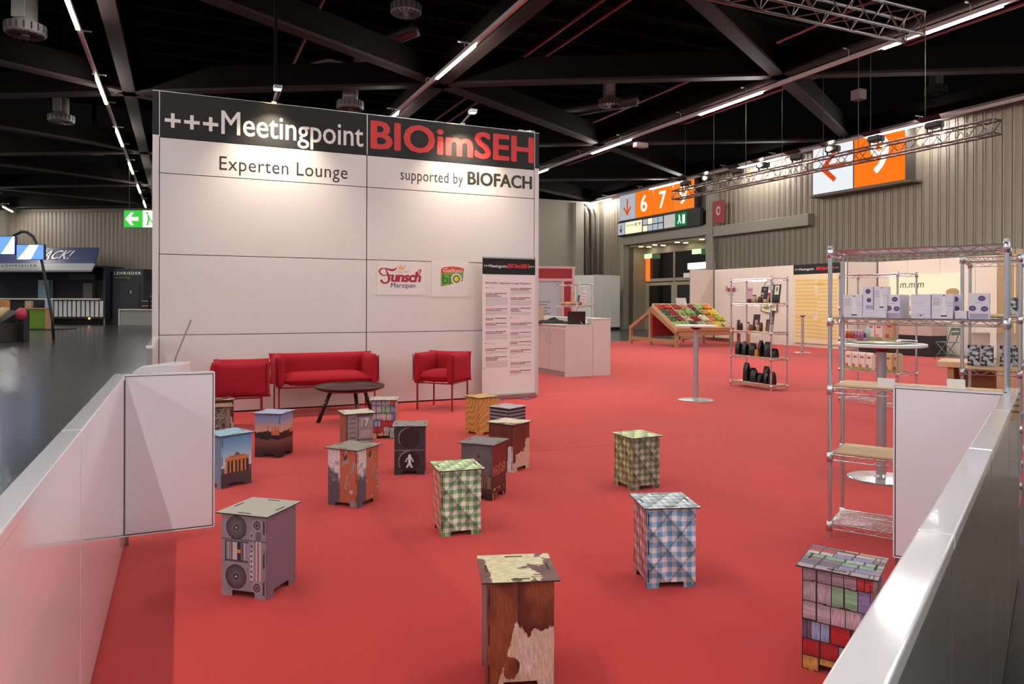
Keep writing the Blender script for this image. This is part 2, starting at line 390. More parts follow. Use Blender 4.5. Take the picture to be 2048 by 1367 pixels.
# glazed screen with two doors, 2.6 m into the recess
GZ = WA+1.1
gl = mat('dark_glass', (14, 15, 18), .06, spec=.6); fr = mat('door_frame', (156, 146, 128), .45)
dr = bpy.data.objects.new('door_1', None); COL.objects.link(dr); struct(dr)
for b0, b1, z0, z1 in ((27.0,27.1,0,4.0),(29.45,29.55,0,4.0),(31.83,31.95,0,4.0),(25.3,31.95,2.5,2.66),(25.3,31.95,3.95,4.3)):
    hall_box(MB(), GZ-.06, GZ+.06, b0, b1, z0, z1).build('frame', fr, dr)
for b0, b1 in ((27.1,29.45),(29.55,31.83)):
    hall_box(MB(), GZ-.01, GZ+.01, b0, b1, 2.66, 3.95).build('pane', gl, dr)
    d_ = hall_box(hall_box(MB(), GZ-.05, GZ+.05, b0, b0+.18, 0, 2.45), GZ-.05, GZ+.05, b1-.18, b1, 0, 2.45)
    hall_box(d_, GZ-.05, GZ+.05, b0+.18, b1-.18, 0, .22); hall_box(d_, GZ-.05, GZ+.05, b0+.18, b1-.18, 2.3, 2.45)
    d_ = d_.build('leaf', fr, dr)
    hall_box(MB(), GZ-.012, GZ+.012, b0+.18, b1-.18, .22, 2.3).build('pane', gl, d_)
    hall_box(MB(), GZ-.02, GZ-.013, b0+.3, b1-.5, .75, 1.25).build('sticker', mat('sticker_blue', (130,150,165), .5), d_)
MOR = mat_emit('orange_glow', (255, 120, 40), 1.1)
t = tag(hall_box(MB(), GZ-.12, GZ-.07, 31.5, 31.83, 2.55, 3.75).build('light_strip', MOR), 'tall glowing orange strip beside the glass doors', 'light panel')
MGN = mat_emit('exit_pale_green', (190, 245, 170), 1.6)
for bb, lb in ((31.4,'small pale green exit sign left above the glass doors'), (27.5,'small pale green exit sign right above the glass doors')):
    tag(hall_box(MB(), GZ-.3, GZ-.24, bb-.3, bb+.3, 3.72, 3.95).build('exit_sign', MGN), lb, 'exit sign')
tag(hall_box(MB(), GZ-.4, GZ-.3, 26.4, 28.0, 3.0, 3.3).build('lit_sign', mat_emit('lit_white', (255,245,225), 1.6)), 'bright white lit sign inside the entrance lobby', 'sign')
tag(hall_box(MB(), GZ-.25, GZ-.2, 27.7, 28.5, 2.62, 2.85).build('notice_board', M_SIGNW), 'small white notice hanging by the right glass door', 'notice')
# ================================================================== BIG WALL
BW = thing('exhibition_wall', 'tall white panel wall with black header lettering Meetingpoint BIOimSEH', 'partition wall', hw(-0.25, 9.78, 0), HA)
RH, PW, T = 0.987, 2.540, 0.08
for c in range(2):
    for r in range(4):
        x0, x1 = c*PW+.006, (c+1)*PW-.006; z0, z1 = r*RH+.004, (r+1)*RH-.004
        if r == 3:
            MB().box(x0, x1, 0, T, z0, 3.392).build('panel', M_WHITE, BW, bevel=.003)
            h_ = MB().box(x0, x1, -.004, T, 3.396, z1).build('header_panel', M_DARK, BW, bevel=.002)
        else:
            MB().box(x0, x1, 0, T, z0 if r else .02, z1).build('panel', M_WHITE, BW, bevel=.003)
MB().box(0, 2*PW, .02, T-.02, .0, 4*RH).build('core', M_SEAM, BW)
for x0, x1 in ((-.075,-.004), (2*PW+.004, 2*PW+.075)):
    o = MB().mat(0).box(x0, x1, -.002, T, 0, 3.42).mat(1).box(x0, x1, -.002, T, 3.422, 4*RH+.005).build('corner_post', [M_WHITE, M_DARK], BW, bevel=.004)
for x in (0, PW, 2*PW): MB().box(x-.005, x+.005, -.006, .02, 3.396, 4*RH).build('header_profile', M_ALU, BW)
MB().box(-.075, 2*PW+.075, -.003, T+.003, 4*RH+.002, 4*RH+.012).build('top_profile', M_ALU, BW)
YT = -.0065
for k in range(3):
    cx = .146+.214*k
    MB().box(cx-.088, cx+.088, YT, -.003, 3.588, 3.630).box(cx-.02, cx+.02, YT-.0002, -.003, 3.521, 3.697).build('plus_sign', M_TEXTW, BW)
text('Meetingpoint', BW, .701, 2.485, 3.505, .289, YT, M_TEXTW, bold=.012)
text('BIOimSEH', BW, 2.602, 5.047, 3.503, .362, YT, M_RED, bold=.048)
text('Experten Lounge', BW, .678, 2.276, 3.053, .170, -.002, M_TEXTK, bold=.0, spacing=1.06)
text('supported by', BW, 3.008, 3.933, 3.100, .150, -.002, M_TEXTK, bold=.0, spacing=1.06)
text('BIOFACH', BW, 4.010, 5.030, 3.105, .182, -.002, mat('lettering_olive', (46,46,34), .5), bold=.05)
MB().box(-.16, 2*PW+.1, .0805, .084, 0, .02).build('floor_strip', M_SEAM, BW)
# two logos stuck on the wall
M_SHEET = mat('logo_sheet', (221, 214, 213), .4)
lg = thing('logo_poster', 'white logo sheet with dark red Funsch Marzipan lettering and crown', 'poster', hw(-0.25, 9.78, 0), HA)
MB().box(2.68, 3.36, -.004, -.0015, 1.50, 1.96).build('sheet', M_SHEET, lg)
MW = mat('funsch_red', (160, 30, 62), .5); MN = mat('navy_print', (52, 50, 96), .5)
text('unsch', lg, 2.885, 3.30, 1.685, .135, -.0055, MW, bold=.07, shear=.18, spacing=.93)
def stroke(mb, pts, wds, y=-.0056):
    for i in range(len(pts)-1):
        p, q = Vector((pts[i][0],0,pts[i][1])), Vector((pts[i+1][0],0,pts[i+1][1])); d = (q-p).normalized(); n = Vector((-d.z,0,d.x))
        a, b_ = wds[i]/2, wds[i+1]/2; e = d*.002
        mb.quad(*[(v.x,y,v.z) for v in (p-n*a-e, q-n*b_+e, q+n*b_+e, p+n*a-e)])
    return mb
fm = MB()
stroke(fm, [(2.82,1.775),(2.77,1.765),(2.727,1.79),(2.712,1.825),(2.735,1.855),(2.78,1.865),(2.84,1.85),(2.89,1.84),(2.935,1.85),(2.95,1.875)], [.008,.014,.02,.026,.02,.012,.024,.03,.026,.01])
stroke(fm, [(2.80,1.855),(2.812,1.83),(2.83,1.79),(2.85,1.74),(2.848,1.69),(2.81,1.66),(2.765,1.665),(2.735,1.70)], [.01,.018,.03,.036,.03,.02,.024,.034])
stroke(fm, [(2.845,1.765),(2.875,1.775),(2.892,1.76)], [.012,.016,.02])
stroke(fm, [(3.255,1.78),(3.262,1.83),(3.29,1.86),(3.305,1.845),(3.29,1.81),(3.262,1.78)], [.018,.014,.01,.016,.014,.01])
fm.build('script_capital', MW, lg)
text('Marzipan', lg, 2.875, 3.225, 1.603, .062, -.0055, MN, bold=.01)
text('seit 1936', lg, 2.965, 3.13, 1.812, .028, -.0055, mat('faint_red_print', (196,140,146), .5))
MC = mat('crown_gold', (232, 164, 72), .45); cr = MB().quad((2.99,-.0055,1.85),(3.06,-.0055,1.852),(3.066,-.0055,1.872),(2.984,-.0055,1.87))
for i in range(4):
    x = 2.978+.0305*i; cr.quad((x-.012+.006*(i==0),-.0055,1.872),(x+.016-.004*(i==3),-.0055,1.873),(x+.006+(i-1.5)*.008,-.0055,1.925))
cr.build('crown', MC, lg)
lg2 = thing('logo_poster', 'white logo sheet with red and green Galloni bio badge', 'poster', hw(-0.25, 9.78, 0), HA)
MB().box(3.46, 4.02, -.004, -.0015, 1.48, 1.99).build('sheet', M_SHEET, lg2)
gr_ = mat('badge_green', (112, 158, 54), .5); rd_ = mat('badge_red', (206, 66, 40), .5)
MB().quad((3.60,-.005,1.622),(3.79,-.005,1.665),(3.93,-.005,1.70),(3.945,-.005,1.84),(3.60,-.005,1.81)).build('badge_body', gr_, lg2)
MB().quad((3.60,-.0053,1.808),(3.945,-.0053,1.842),(3.95,-.0053,1.885),(3.88,-.0053,1.905),(3.77,-.0053,1.912),(3.66,-.0053,1.90),(3.605,-.0053,1.88)).build('badge_top', rd_, lg2)
text('Galloni', lg2, 3.635, 3.925, 1.828, .055, -.0058, M_TEXTW, bold=.01, shear=.15)
text('bi', lg2, 3.625, 3.745, 1.665, .13, -.0056, mat('badge_dark_green', (40, 110, 44), .5), bold=.03)
fl = MB()
for k in range(12):
    a0 = 2*math.pi*k/12; fl.disc(3.835+.062*math.cos(a0), 1.735+.062*math.sin(a0), .02, -.0056, 8)
fl.build('petals', M_TEXTW, lg2)
MB().disc(3.835, 1.735, .056, -.0058, 20).build('flower_ring', mat('badge_dark_green', (40,110,44)), lg2)
MB().disc(3.835, 1.735, .036, -.0061, 16).build('flower_heart', mat('badge_yellow', (238, 180, 50), .5), lg2)
# arm spots on top of the wall
M_LENS = mat_emit('spot_lens', (255, 226, 170), 60)
def arm_spot(x, side, label, watts):
    t = thing('arm_spotlight', label, 'spotlight', BW.matrix_basis @ Vector((x, .04, 4*RH+.012)), HA)
    s = side
    MB().box(-.03, .03, -.05, .05, 0, .02).build('clamp', M_ALU, t)
    MB().tube([(0,0,.01),(0,s*.04,.035),(0,s*.42,.10)], .014, 8).build('arm', M_ALU, t, smooth=True)
    MB().box(-.05, .05, s*.42-.06, s*.42+.06, .075, .125).build('lamp_head', M_ALU, t, bevel=.01)
    MB().quad((-.04,s*.42-.05,.073),(-.04,s*.42+.05,.073),(.04,s*.42+.05,.073),(.04,s*.42-.05,.073)).build('lens', M_LENS, t)
    ld = bpy.data.lights.new('spot_beam', 'SPOT'); ld.energy = watts; ld.spot_size = R(100); ld.spot_blend = 1.0; ld.shadow_soft_size = .02; ld.color = (1, .84, .62)
    lo = bpy.data.objects.new('spot_beam', ld); COL.objects.link(lo); lo.parent = t; lo.location = (0, s*.42, .045); lo.rotation_euler = (R(-16*s), 0, 0)
bpy.context.view_layer.update()
arm_spot(1.33, -1, 'arm spotlight over the word Meetingpoint on the big wall', SPOT)
arm_spot(3.93, -1, 'arm spotlight over the red lettering on the big wall', SPOT)
arm_spot(5.05, 1, 'arm spotlight at the right end shining behind the big wall', SPOT*.5)
pp = hw(-.25+1.36, 9.9); tag(MB().tube([(pp.x,pp.y,4.0),(pp.x,pp.y,10.3)], .022, 8).box(pp.x-.06,pp.x+.06,pp.y-.06,pp.y+.06,3.965,4.0).build('suspension_pole', mat('pole_black', (7,7,8), .9, spec=.05), None), 'thin black pole hanging from the roof behind the left arm spotlight', 'pole')
# ================================================================== LOW PARTITIONS round the stand
M_OUT = mat('grey_back_panel', (96, 90, 86), .14, coat=.4)
def low_wall(name, label, p, ang, length, splits, h, back, gap=.012, capw=.06):
    t = thing(name, label, 'low partition', p, ang); x = 0.0
    for L in splits:
        MB().box(x+.006, x+L-.006, -.0, .024, gap, h-.03).build('panel', M_GLOSS, t, bevel=.002)
        MB().box(x+.006, x+L-.006, .030, .054, gap, h-.03).build('back_panel', back, t, bevel=.002)
        MB().box(x+.001, x+L-.001, -.004, .058, h-.03, h).build('cap', M_GLOSS, t, bevel=.004)
        MB().box(x, x+.005, .001, .053, gap, h-.03).build('joint_profile', M_ALU, t)
        x += L
    MB().box(.004, x-.004, .024, .030, gap, h-.03).build('core', M_SEAM, t)
    return t
def wall_pts(p, q):
    d = q-p; return math.atan2(d.y, d.x), d.length
pL0, pL1 = Vector((-2.245,4.21,0)), Vector((-0.36,0.06,0))
# front (-y local) must face the stand: direction chosen so that -y points to +a
a_, L_ = wall_pts(pL1, pL0)      # towards the hall
LW = low_wall('low_partition', 'long glossy white low wall along the left edge of the carpet', pL1, a_, L_, (L_-2.02, 2.02), .98, M_GLOSS)
# that direction puts -y to the right of travel, i.e. towards the carpet
def return_panel(label, p, ang, w_, h, gap):
    t = thing('return_panel', label, 'low partition', p, ang)
    MB().box(.012, w_-.012, 0, .045, gap+.012, h-.014).build('panel', M_GLOSS, t, bevel=.002)
    MB().box(.006, w_-.006, .006, .039, gap+.006, h-.008).build('dark_groove', M_SEAM, t)
    fr_ = M_GLOSS
    MB().box(0, .008, -.004, .049, gap, h).build('frame_side', fr_, t, bevel=.001); MB().box(w_-.008, w_, -.004, .049, gap, h).build('frame_side', fr_, t, bevel=.001)
    MB().box(0, w_, -.004, .049, h-.010, h).build('frame_top', fr_, t, bevel=.001); MB().box(0, w_, -.004, .049, gap, gap+.006).build('frame_bottom', fr_, t, bevel=.001)
    MB().box(.01, .03, .012, .032, 0, gap).build('foot', M_ALU, t)
    return t
return_panel('short white panel ending the left low wall, beside the radio stool', Vector((-2.215,4.125,0)), HA, .485, .982, .056)
q0, q1 = hw(-.25, 7.70), hw(-.25, 9.68)
a_, L_ = wall_pts(q0, q1)
low_wall('low_partition', 'short white low wall joining the left end of the big wall', q0, a_, L_, (L_,), .98, M_GLOSS)
# right low wall along the thirty degree axis; seen from outside
p0, p1 = Vector((2.60,3.80,0)), Vector((-.245,0.03,0))
a_, L_ = wall_pts(p0, p1)
t = low_wall('low_partition', 'glossy white low wall with grey outside running past the right foreground', p0, a_, L_, (1.0, 1.0, 1.0, L_-3.0), .962, M_OUT)
return_panel('short white panel ending the right low wall before the chrome shelf', Vector((2.035,3.86,0)), R(-35.5), .50, .962, .05)
# white rounded cabinet just behind the left panel, and a thin rod leaning on the wall
t = thing('white_stand', 'white rounded stand half hidden behind the left low panel', 'pedestal', (-3.10, 6.45, 0), 0)
prof = [(-.23,0),(-.23,.70),(-.19,.79),(-.12,.835),(0,.85),(.17,.85),(.17,0)]
MB().prism(prof, -.16, .16).build('body', M_GLOSS, t, bevel=.01)
MB().box(-.25, .18, -.17, .17, 0, .03).build('plinth', M_GLOSS, t, bevel=.004)
tag(MB().tube([(-4.04,8.55,.0),(-3.99,8.58,.72),(-3.94,8.885,1.17)], .009, 6).build('thin_rod', mat('rod_brown', (120,104,98), .5), None), 'thin brown rod leaning against the left of the big wall', 'rod')
# ================================================================== RED LOUNGE FURNITURE
M_SOFA = mat('red_upholstery', (160, 26, 42), .85, var=.06, scale=60, bump=.15, spec=.2)
M_FRAME = mat('red_steel_frame', (150, 44, 48), .3, metal=.4)
def Mx(loc, rx=0, ry=0, rz=0): return Matrix.Translation(loc) @ Euler((rx, ry, rz)).to_matrix().to_4x4()
def sofa(name, label, cat, loc, rotz, W, D=.60):
    t = thing(name, label, cat, loc, rotz); z0 = .365; H = .375; th = .12
    MB().pillow(Mx((0, -D/2+.02+ (D-.1)/2, z0+.075), R(90)), W-2*th+.06, D-.08, .15, 12).build('seat_cushion', M_SOFA, t, smooth=True)
    MB().pillow(Mx((0, D/2-th/2, z0+H/2)), W, H, th, 14).build('backrest', M_SOFA, t, smooth=True)
    for s in (-1, 1):
        MB().pillow(Mx((s*(W/2-th/2), -.03, z0+H/2), 0, 0, R(90)), D, H, th, 12).build('armrest', M_SOFA, t, smooth=True)
        MB().tube([(s*(W/2-.012), -D/2, z0+.015), (s*(W/2-.012), -D/2, z0+H-.01)], .006, 6).build('piping', mat('piping_dark', (96,10,22), .8), t)
    for sx in (-1, 1):
        for sy in (-1, 1):
            x, y = sx*(W/2-.05), sy*(D/2-.05)
            MB().box(x-.009, x+.009, y-.009, y+.009, 0, z0).build('leg', M_FRAME, t)
    x, y = W/2-.05, D/2-.05
    MB().box(-x, x, -y-.009, -y+.009, z0-.02, z0-.004).box(-x, x, y-.009, y+.009, z0-.02, z0-.004).box(-x-.009, -x+.009, -y, y, z0-.02, z0-.004).box(x-.009, x+.009, -y, y, z0-.02, z0-.004).build('frame_rail', M_FRAME, t)
    return t
sofa('sofa', 'red two seat sofa with thin steel legs against the big wall', 'sofa', hw(1.66, 9.38), HA, 1.27)
sofa('armchair', 'red armchair on thin legs facing the camera beside the roll-up banner', 'armchair', hw(3.15, 9.10), HA+R(-45), .60, .58)
sofa('armchair', 'red armchair seen from its side behind the left low panel', 'armchair', Vector((-3.04, 8.06, 0)), R(110), .60, .58)
# coffee table
M_TBL = mat('dark_stained_table', (44, 32, 32), .32, var=.1, scale=6)
t = thing('coffee_table', 'low round dark table with rimmed top on three splayed legs', 'coffee table', (-1.885, 8.42, 0), 0)
MB().lathe([(0,.395),(.36,.395),(.396,.408),(.402,.43),(.396,.432),(.386,.412),(.30,.405),(0,.405)], 48).build('tabletop', M_TBL, t, smooth=True)
MB().lathe([(0,.372),(.30,.372),(.365,.394)], 40).build('underside', mat('copper_underside', (150,84,74), .5), t, smooth=True)
for an in (186, 300, 50):
    c_, s_ = math.cos(R(an)), math.sin(R(an))
    MB().tube([(c_*.21,s_*.21,.375),(c_*.36,s_*.36,0)], [.021,.024], 12).build('leg', M_TBL, t, smooth=True)
# ================================================================== PRINTED BOX STOOLS
SB, SS, SH = 0.2454, 0.2845, 0.397      # body, seat plate, height
M_EDGE = mat('fibreboard_edge', (52, 42, 38), .7)
def N(x, y, z=0.0): return noise.noise(Vector((x, y, z)))
def FB(x, y, z=0.0):
    return N(x,y,z) + .5*N(2*x,2*y,z+3) + .25*N(4*x,4*y,z+7)
def mix(a, b, t): t = max(0, min(1, t)); return tuple(a[i]+(b[i]-a[i])*t for i in range(3))
def sm(a, b, x): t = max(0, min(1, (x-a)/(b-a))); return t*t*(3-2*t)
def plain(c, var=6, s=20):
    return lambda u, v: tuple(x + var*N(u*s, v*s) for x in c)
def radio(u, v):
    x, y = u*SB, v*.39; c = mix((146,136,150), (160,152,164), .5+.5*N(u*6, v*6))
    def ring(cx, cy, r):
        d = math.hypot(x-cx, y-cy)
        if d > r: return None
        if d > r*.90: return (58,54,60)
        if d < r*.10: return (205,200,208)
        if d < r*.24: return (46,42,48)
        return mix((112,106,116), (80,76,84), (d/r-.24)/.66)
    for a in ((.083,.326,.057), (.081,.094,.058)):
        k = ring(*a)
        if k: return k
    for cx, cy in ((.196,.345),(.196,.052)):
        d = math.hypot(x-cx, y-cy)
        if d < .021: return (66,62,70) if (d > .016 or d < .006) else (120,114,124)
        if d < .028: return (178,172,182)
    if .02 < x < .147 and .168 < y < .262:
        if x < .028 or y < .172 or y > .258: return (72,68,76)
        if .058 < x < .122:
            if x < .062 or x > .118: return (60,56,62)
            if .088 < x < .106: return (236,150,50) if abs(y-.214) < .008 else (48,44,54)
            return (206,198,200) if x < .088 else (110,104,120)
        if .124 < x < .145: return (190,184,196) if x < .132 else (150,144,160)
        return (182,174,180) if int(x*190) % 2 else (120,114,124)
    if .158 < x < .178 and .078 < y < .312:
        k = (y-.09) % .024
        if (x-.167)**2 + (k-.012)**2 < .0055**2: return (50,46,54)
        return (206,202,212) if y < .23 else (170,164,174)
    if .19 < x < .219 and .083 < y < .315:
        if abs(x-.2045) < .003: return (108,100,108)
        if y > .27: return (112,106,118)
        return mix((214,206,210), (216,176,168), .5+.5*math.sin(y*500))
    if x > .228 and x < .238 and (abs(y-.335) < .03 or abs(y-.18) < .033 or abs(y-.05) < .03): return (64,58,64)
    if abs(y-.27) < .002 or (abs(y-.165) < .003 and x < .15): return (96,90,100)
    return c
def gingham(col, lite=(232,226,226), s=.050, q=.142, dark=.95, off=(0,0)):
    def fn(u, v):
        x, y = u*SB+off[0], v*.39+off[1]
        x2 = x + .0014*math.sin(y*45); y2 = y + .002*math.sin(x*40)
        a = 1 if (x2/s) % 1 < .5 else 0; b = 1 if (y2/s) % 1 < .5 else 0
        c = mix(lite, col, (a+b)/2*.92 + .04)
        d1 = ((x+y*.86+.03)/q) % 1; d2 = ((x-y*.86+.05)/q) % 1
        sh = (.60+.40*sm(0,.16,d1))*(.72+.28*sm(0,.15,1-d2))*(.80+.26*sm(0,.7,1-d1))
        k = 1.06
        return tuple(z*sh*k*dark for z in c)
    return fn
def hair(u, v, c): 
    k = N(u*40+v*9, v*7-u*3)*.16 + N(u*90, v*22)*.1
    return tuple(z*(1+k) for z in c)
def cow(seed, thr, brown=(122,64,46), cream=(220,206,194)):
    def fn(u, v):
        e = FB(u*2.1+seed, v*2.6+seed*1.7) + .22*N(u*22, v*6+seed) + thr(u, v)
        return hair(u, v, cream if e > 0 else mix(brown, (84,38,30), .5+.8*N(u*3+seed, v*3)))
    return fn
_cf = [(0,-.12),(.14,.03),(.22,.16),(.30,.30),(.36,.47),(.44,.64),(.5,.57),(.62,.50),(.72,.56),(.84,.53),(1.01,.57)]
def cow1_front(u, v):
    for i in range(len(_cf)-1):
        if _cf[i][0] <= u < _cf[i+1][0]:
            k = (u-_cf[i][0])/(_cf[i+1][0]-_cf[i][0]); b = _cf[i][1]+(_cf[i+1][1]-_cf[i][1])*k
    e = b + .05*N(u*24, v*5) + .03*N(u*60, v*9) - v
    d = math.hypot((u-.36)*1.1, (v-.20)*1.25) + .05*N(u*18, v*10)
    if d < .13: e = -1
    if e > 0: return hair(u, v, mix((206,180,150), (222,210,206), .5+.7*N(u*4, v*3)))
    return hair(u, v, mix((146,82,54), (80,36,30), sm(-.5,.5, FB(u*1.6+4, v*1.8)+ (.3 if u > .45 else -.2))))
cow1_top = cow(9.2, lambda u, v: 2.2*(.27-abs(v-.36)) + .5*(.72-u) + .05, cream=(214,200,160))
cow2_right = cow(5.5, lambda u, v: 2.8*(.62-v) - .5 + .9*(u-.5), brown=(126,46,34), cream=(206,166,150))
cow2_front = cow(1.4, lambda u, v: -1.6 + 3.4*sm(.70,.9,u)*sm(.62,.45,v), brown=(118,48,34), cream=(196,184,186))
cow2_top = cow(7.7, lambda u, v: 1.1-1.8*abs(v-.62), brown=(150,110,84), cream=(226,212,186))
def sunset(ph, castle):
    def fn(u, v):
        sky = mix((214,150,122), (126,134,176), sm(.55,.95,v)) if v > .5 else (40,26,26)
        hor = .52; tree = hor + .07 + .05*FB(u*5+ph, 0) + (.03 if abs(u-castle) < .16 else 0)
        if castle is not None:
            d = abs(u-castle); top = hor + (.10 if d < .14 else 0)
            if d < .062: top = hor + .10 + .10*math.sqrt(1-(d/.062)**2)
            if abs(d-.125) < .014: top = hor + .19
            if v > hor and v < top: return mix((178,88,54), (214,124,76), .5+.5*N(u*20, v*20))
            if v > hor and min(abs(u-castle-.28), abs(u-castle+.28), abs(u-castle+.5)) < .012 and v < hor+.2: return (92,60,60)
        if v > hor: return (36,26,28) if v < tree-.0 else sky
        r = 2*hor - v; tr = hor+.07+.05*FB(u*5+ph, 0)
        if r > tr+.03: return mix((112,66,58), (46,24,30), sm(.40,.05,v))
        return (32,22,24)
    return fn
def brandenburg(u, v):
    sky = mix((190,206,222), (96,150,196), sm(.35,1,v))
    if v < .28: return mix((78,70,76), (62,52,56), .5+.5*N(u*8, v*30))
    g0, g1 = .14, .9
    if g0 < u < g1:
        if .28 < v < .50:
            k = ((u-g0)/(g1-g0)*6) % 1
            return (206,132,78) if k < .42 else (58,44,46)
        if .50 <= v < .575: return (196,124,72) if v > .52 else (150,92,58)
        if .575 <= v < .60 and .24 < u < .8: return (170,104,62)
        if .60 <= v < .66 and abs(u-.52) < .10*(1-(v-.60)/.08): return (96,84,70)
    if v < .38 and (u < .12 or u > .9): return (96,84,88)
    return sky
def peeling(ph):
    def fn(u, v):
        n = FB(u*5+ph, v*6); split = .42
        if u < split:
            base = mix((212,196,196), (90,84,96), sm(.72,.45, v + .25*n)); return tuple(z*(1+.18*N(u*60, v*26)) for z in base)
        if (u-.58)**2 + (v-.88)**2 < .006 and n > -.25: return (70,60,58)
        if n > .34: return (150,138,146)
        if n < -.62: return (200,180,176)
        return tuple(z*(1+.12*N(u*30, v*30)) for z in (182,96,70))
    return fn
PAPER = [(160,142,158),(150,128,132),(178,160,166),(132,126,166),(116,158,132),(172,48,52),(190,150,92),(138,130,174),(158,172,164),(126,104,106),(196,178,176),(104,96,124),(170,150,160),(128,160,140)]
_pf = [(0,.15,((0,.5,(196,150,84)),(.5,1,(150,160,150)))),(.15,.30,((0,.52,(168,44,50)),(.52,1,(150,156,152)))),(.30,.47,((0,.14,(96,80,104)),(.14,.40,(140,150,186)),(.40,1,(172,40,46)))),
 (.47,.66,((0,.41,(176,154,166)),(.41,.84,(184,156,168)),(.84,1,(124,110,150)))),(.66,.86,((0,.42,(168,146,158)),(.42,.79,(128,164,134)),(.79,1,(132,118,160)))),(.86,1.01,((0,.42,(150,130,142)),(.42,.78,(156,134,146)),(.78,1,(182,60,60))))]
def paper(seed):
    rr = random.Random(seed); rows = []; v = 0.0
    if seed in (5, 21):
        rows = [(a, b, [(c0, c1, c, 0, rr.random()) for c0, c1, c in cells]) for a, b, cells in _pf]; v = 2.0
    while v < 1.0:
        h = rr.uniform(.14,.20); cells = []; u = 0.0
        while u < 1.0:
            w_ = rr.uniform(.34,.52); cells.append((u, min(1,u+w_), rr.choice(PAPER), rr.uniform(-.02,.02), rr.random())); u += w_
        rows.append((v, v+h, cells)); v += h
    def fn(u, v):
        vv = v + .02*N(u*3+seed, v*3)
        for a, b, cells in rows:
            if a <= vv < b:
                for c0, c1, c, t_, k in cells:
                    if c0 <= u < c1:
                        f1 = (vv-a)/(b-a); f2 = (u-c0)/(c1-c0)
                        if f1 < .06 or f2 < .035: return (38,30,34)
                        if abs(f2-.5) < .03: return (60,48,52)
                        st = N(f1*26+k*50, u*2) if k < .6 else N(u*60+k*50, f1*2)
                        return tuple(z*(1+.22*st)*(.86+.2*math.sin(f1*3.1)) for z in c)
        return (60,50,54)
    return fn
def traffic(u, v):
    for cy, on in ((.755,0),(.27,1)):
        x, y = (u-.5)*SB, (v-cy)*.39; d = math.hypot(x, y)
        if d < .092:
            if d > .084: return (150,132,146) if (x < 0 and y > -.04) else (60,48,56)
            if on:
                hx, hy = x, y
                if math.hypot(hx, hy-.052) < .010: return (206,222,226)
                if abs(hx+.12*hy*.0) < .013 and -.008 < hy < .042: return (206,222,226)
                if -.05 < hy <= -.004 and (abs(hx-(-.004-hy)*.45) < .008 or abs(hx+(-.004-hy)*.55) < .008): return (206,222,226)
                if 0 < hy < .038 and (abs(hx-.012-(.038-hy)*.42) < .0055 or abs(hx+.012+(.038-hy)*.55) < .0055): return (196,212,218)
                return (50,24,30)
            return mix((58,22,30), (38,18,26), .5+.5*N(u*6, v*6))
    if abs(v-.51) < .012: return (140,124,134)
    return mix((62,54,66), (50,42,54), .5+.5*N(u*9, v*9))
def berlin(night):
    def fn(u, v):
        n = FB(u*3+night*4, v*4)
        if night:
            if v > .62: return mix((132,34,34), (96,22,26), .5+.6*n)
            if v > .42: return (206,120,90) if N(u*26, v*26) > .18 else (96,36,36)
            if v < .2 and N(u*9, v*12) > .25: return (216,150,80)
            return mix((96,40,30), (56,24,22), .5+.7*n)
        if v > .42:
            d = abs(u-.55); roof = .46 + .26*max(0, 1-d/.22) + (.12 if d < .03 else 0)
            if v < roof: return (62,52,52) if N(u*20, v*20) < .1 else (120,96,86)
            return mix((110,96,100), (84,76,82), .5+.6*n)
        if u > .6 and (u*16) % 1 < .45 and v > .2: return (150,124,104)
        return mix((90,66,56), (48,36,34), .5+.7*n) if v > .12 else (196,150,70) if abs(u-.55) < .12 else (44,32,30)
    return fn
def wood_(ph, c0=(198,144,72), c1=(168,108,52)):
    def fn(u, v):
        r = math.hypot(u*SB+.06+ph*.05, (v-1.15)*.39); k = math.sin(r*120 + 5*N(u*2.2+ph, v*2.2))
        return mix(c0, c1, .5+.5*k)
    return fn
def stripes(u, v):
    k = (v*.39/.034) % 1; return mix((46,34,44), (150,140,150), sm(.35,.6,k)*sm(1.0,.8,k))
def seventeen(u, v):
    n = FB(u*6, v*8)*14
    if u < .06 or abs(u-.42) < .015: return (84,72,70)
    if u < .40:
        k = (v*9) % 1; return (96+n,80,78) if (k < .25 and .12 < u < .36) else (142+n,128,128)
    x, y = (u-.68)*SB, (v-.80)*.39
    if abs(y) < .034 and ((abs(x+.026) < .0055) or (-.032 < x < -.02 and .022 < y) or (abs(y-.029) < .0055 and -.004 < x < .04) or (abs(x-.03+(.03-y)*.34) < .0065 and -.004 < x < .042)): return (214,204,206)
    if v > .93: return (96,82,82)
    if .5 < u < .88 and .45 < v < .62: return (170+n,146,140)
    if abs(v-.40) < .02 or abs(v-.12) < .015: return (92,78,78)
    return (144+n,130+n,132+n)
def orange_side(u, v): return tuple(z*(1+.25*FB(u*6, v*7)) for z in (146,86,66))
def ornate(u, v):
    k = math.sin(u*60)*math.sin(v*80) + FB(u*12, v*14)
    if u < .1 or u > .82: return (150,112,96)
    return (70,56,52) if k > 0 else (150,132,124)
def gtop(c, lite): 
    return gingham(c, lite, dark=.98)
def finger(fn, edge, dk=(48,42,46)):
    def g(u, v):
        if edge and (edge*(u-.5)) > .455 and (edge*(u-.5)) < .48 and (.07 < v < .24 or .42 < v < .60 or .78 < v < .94): return dk
        return fn(u, v)
    return g
M_SIDE = {}
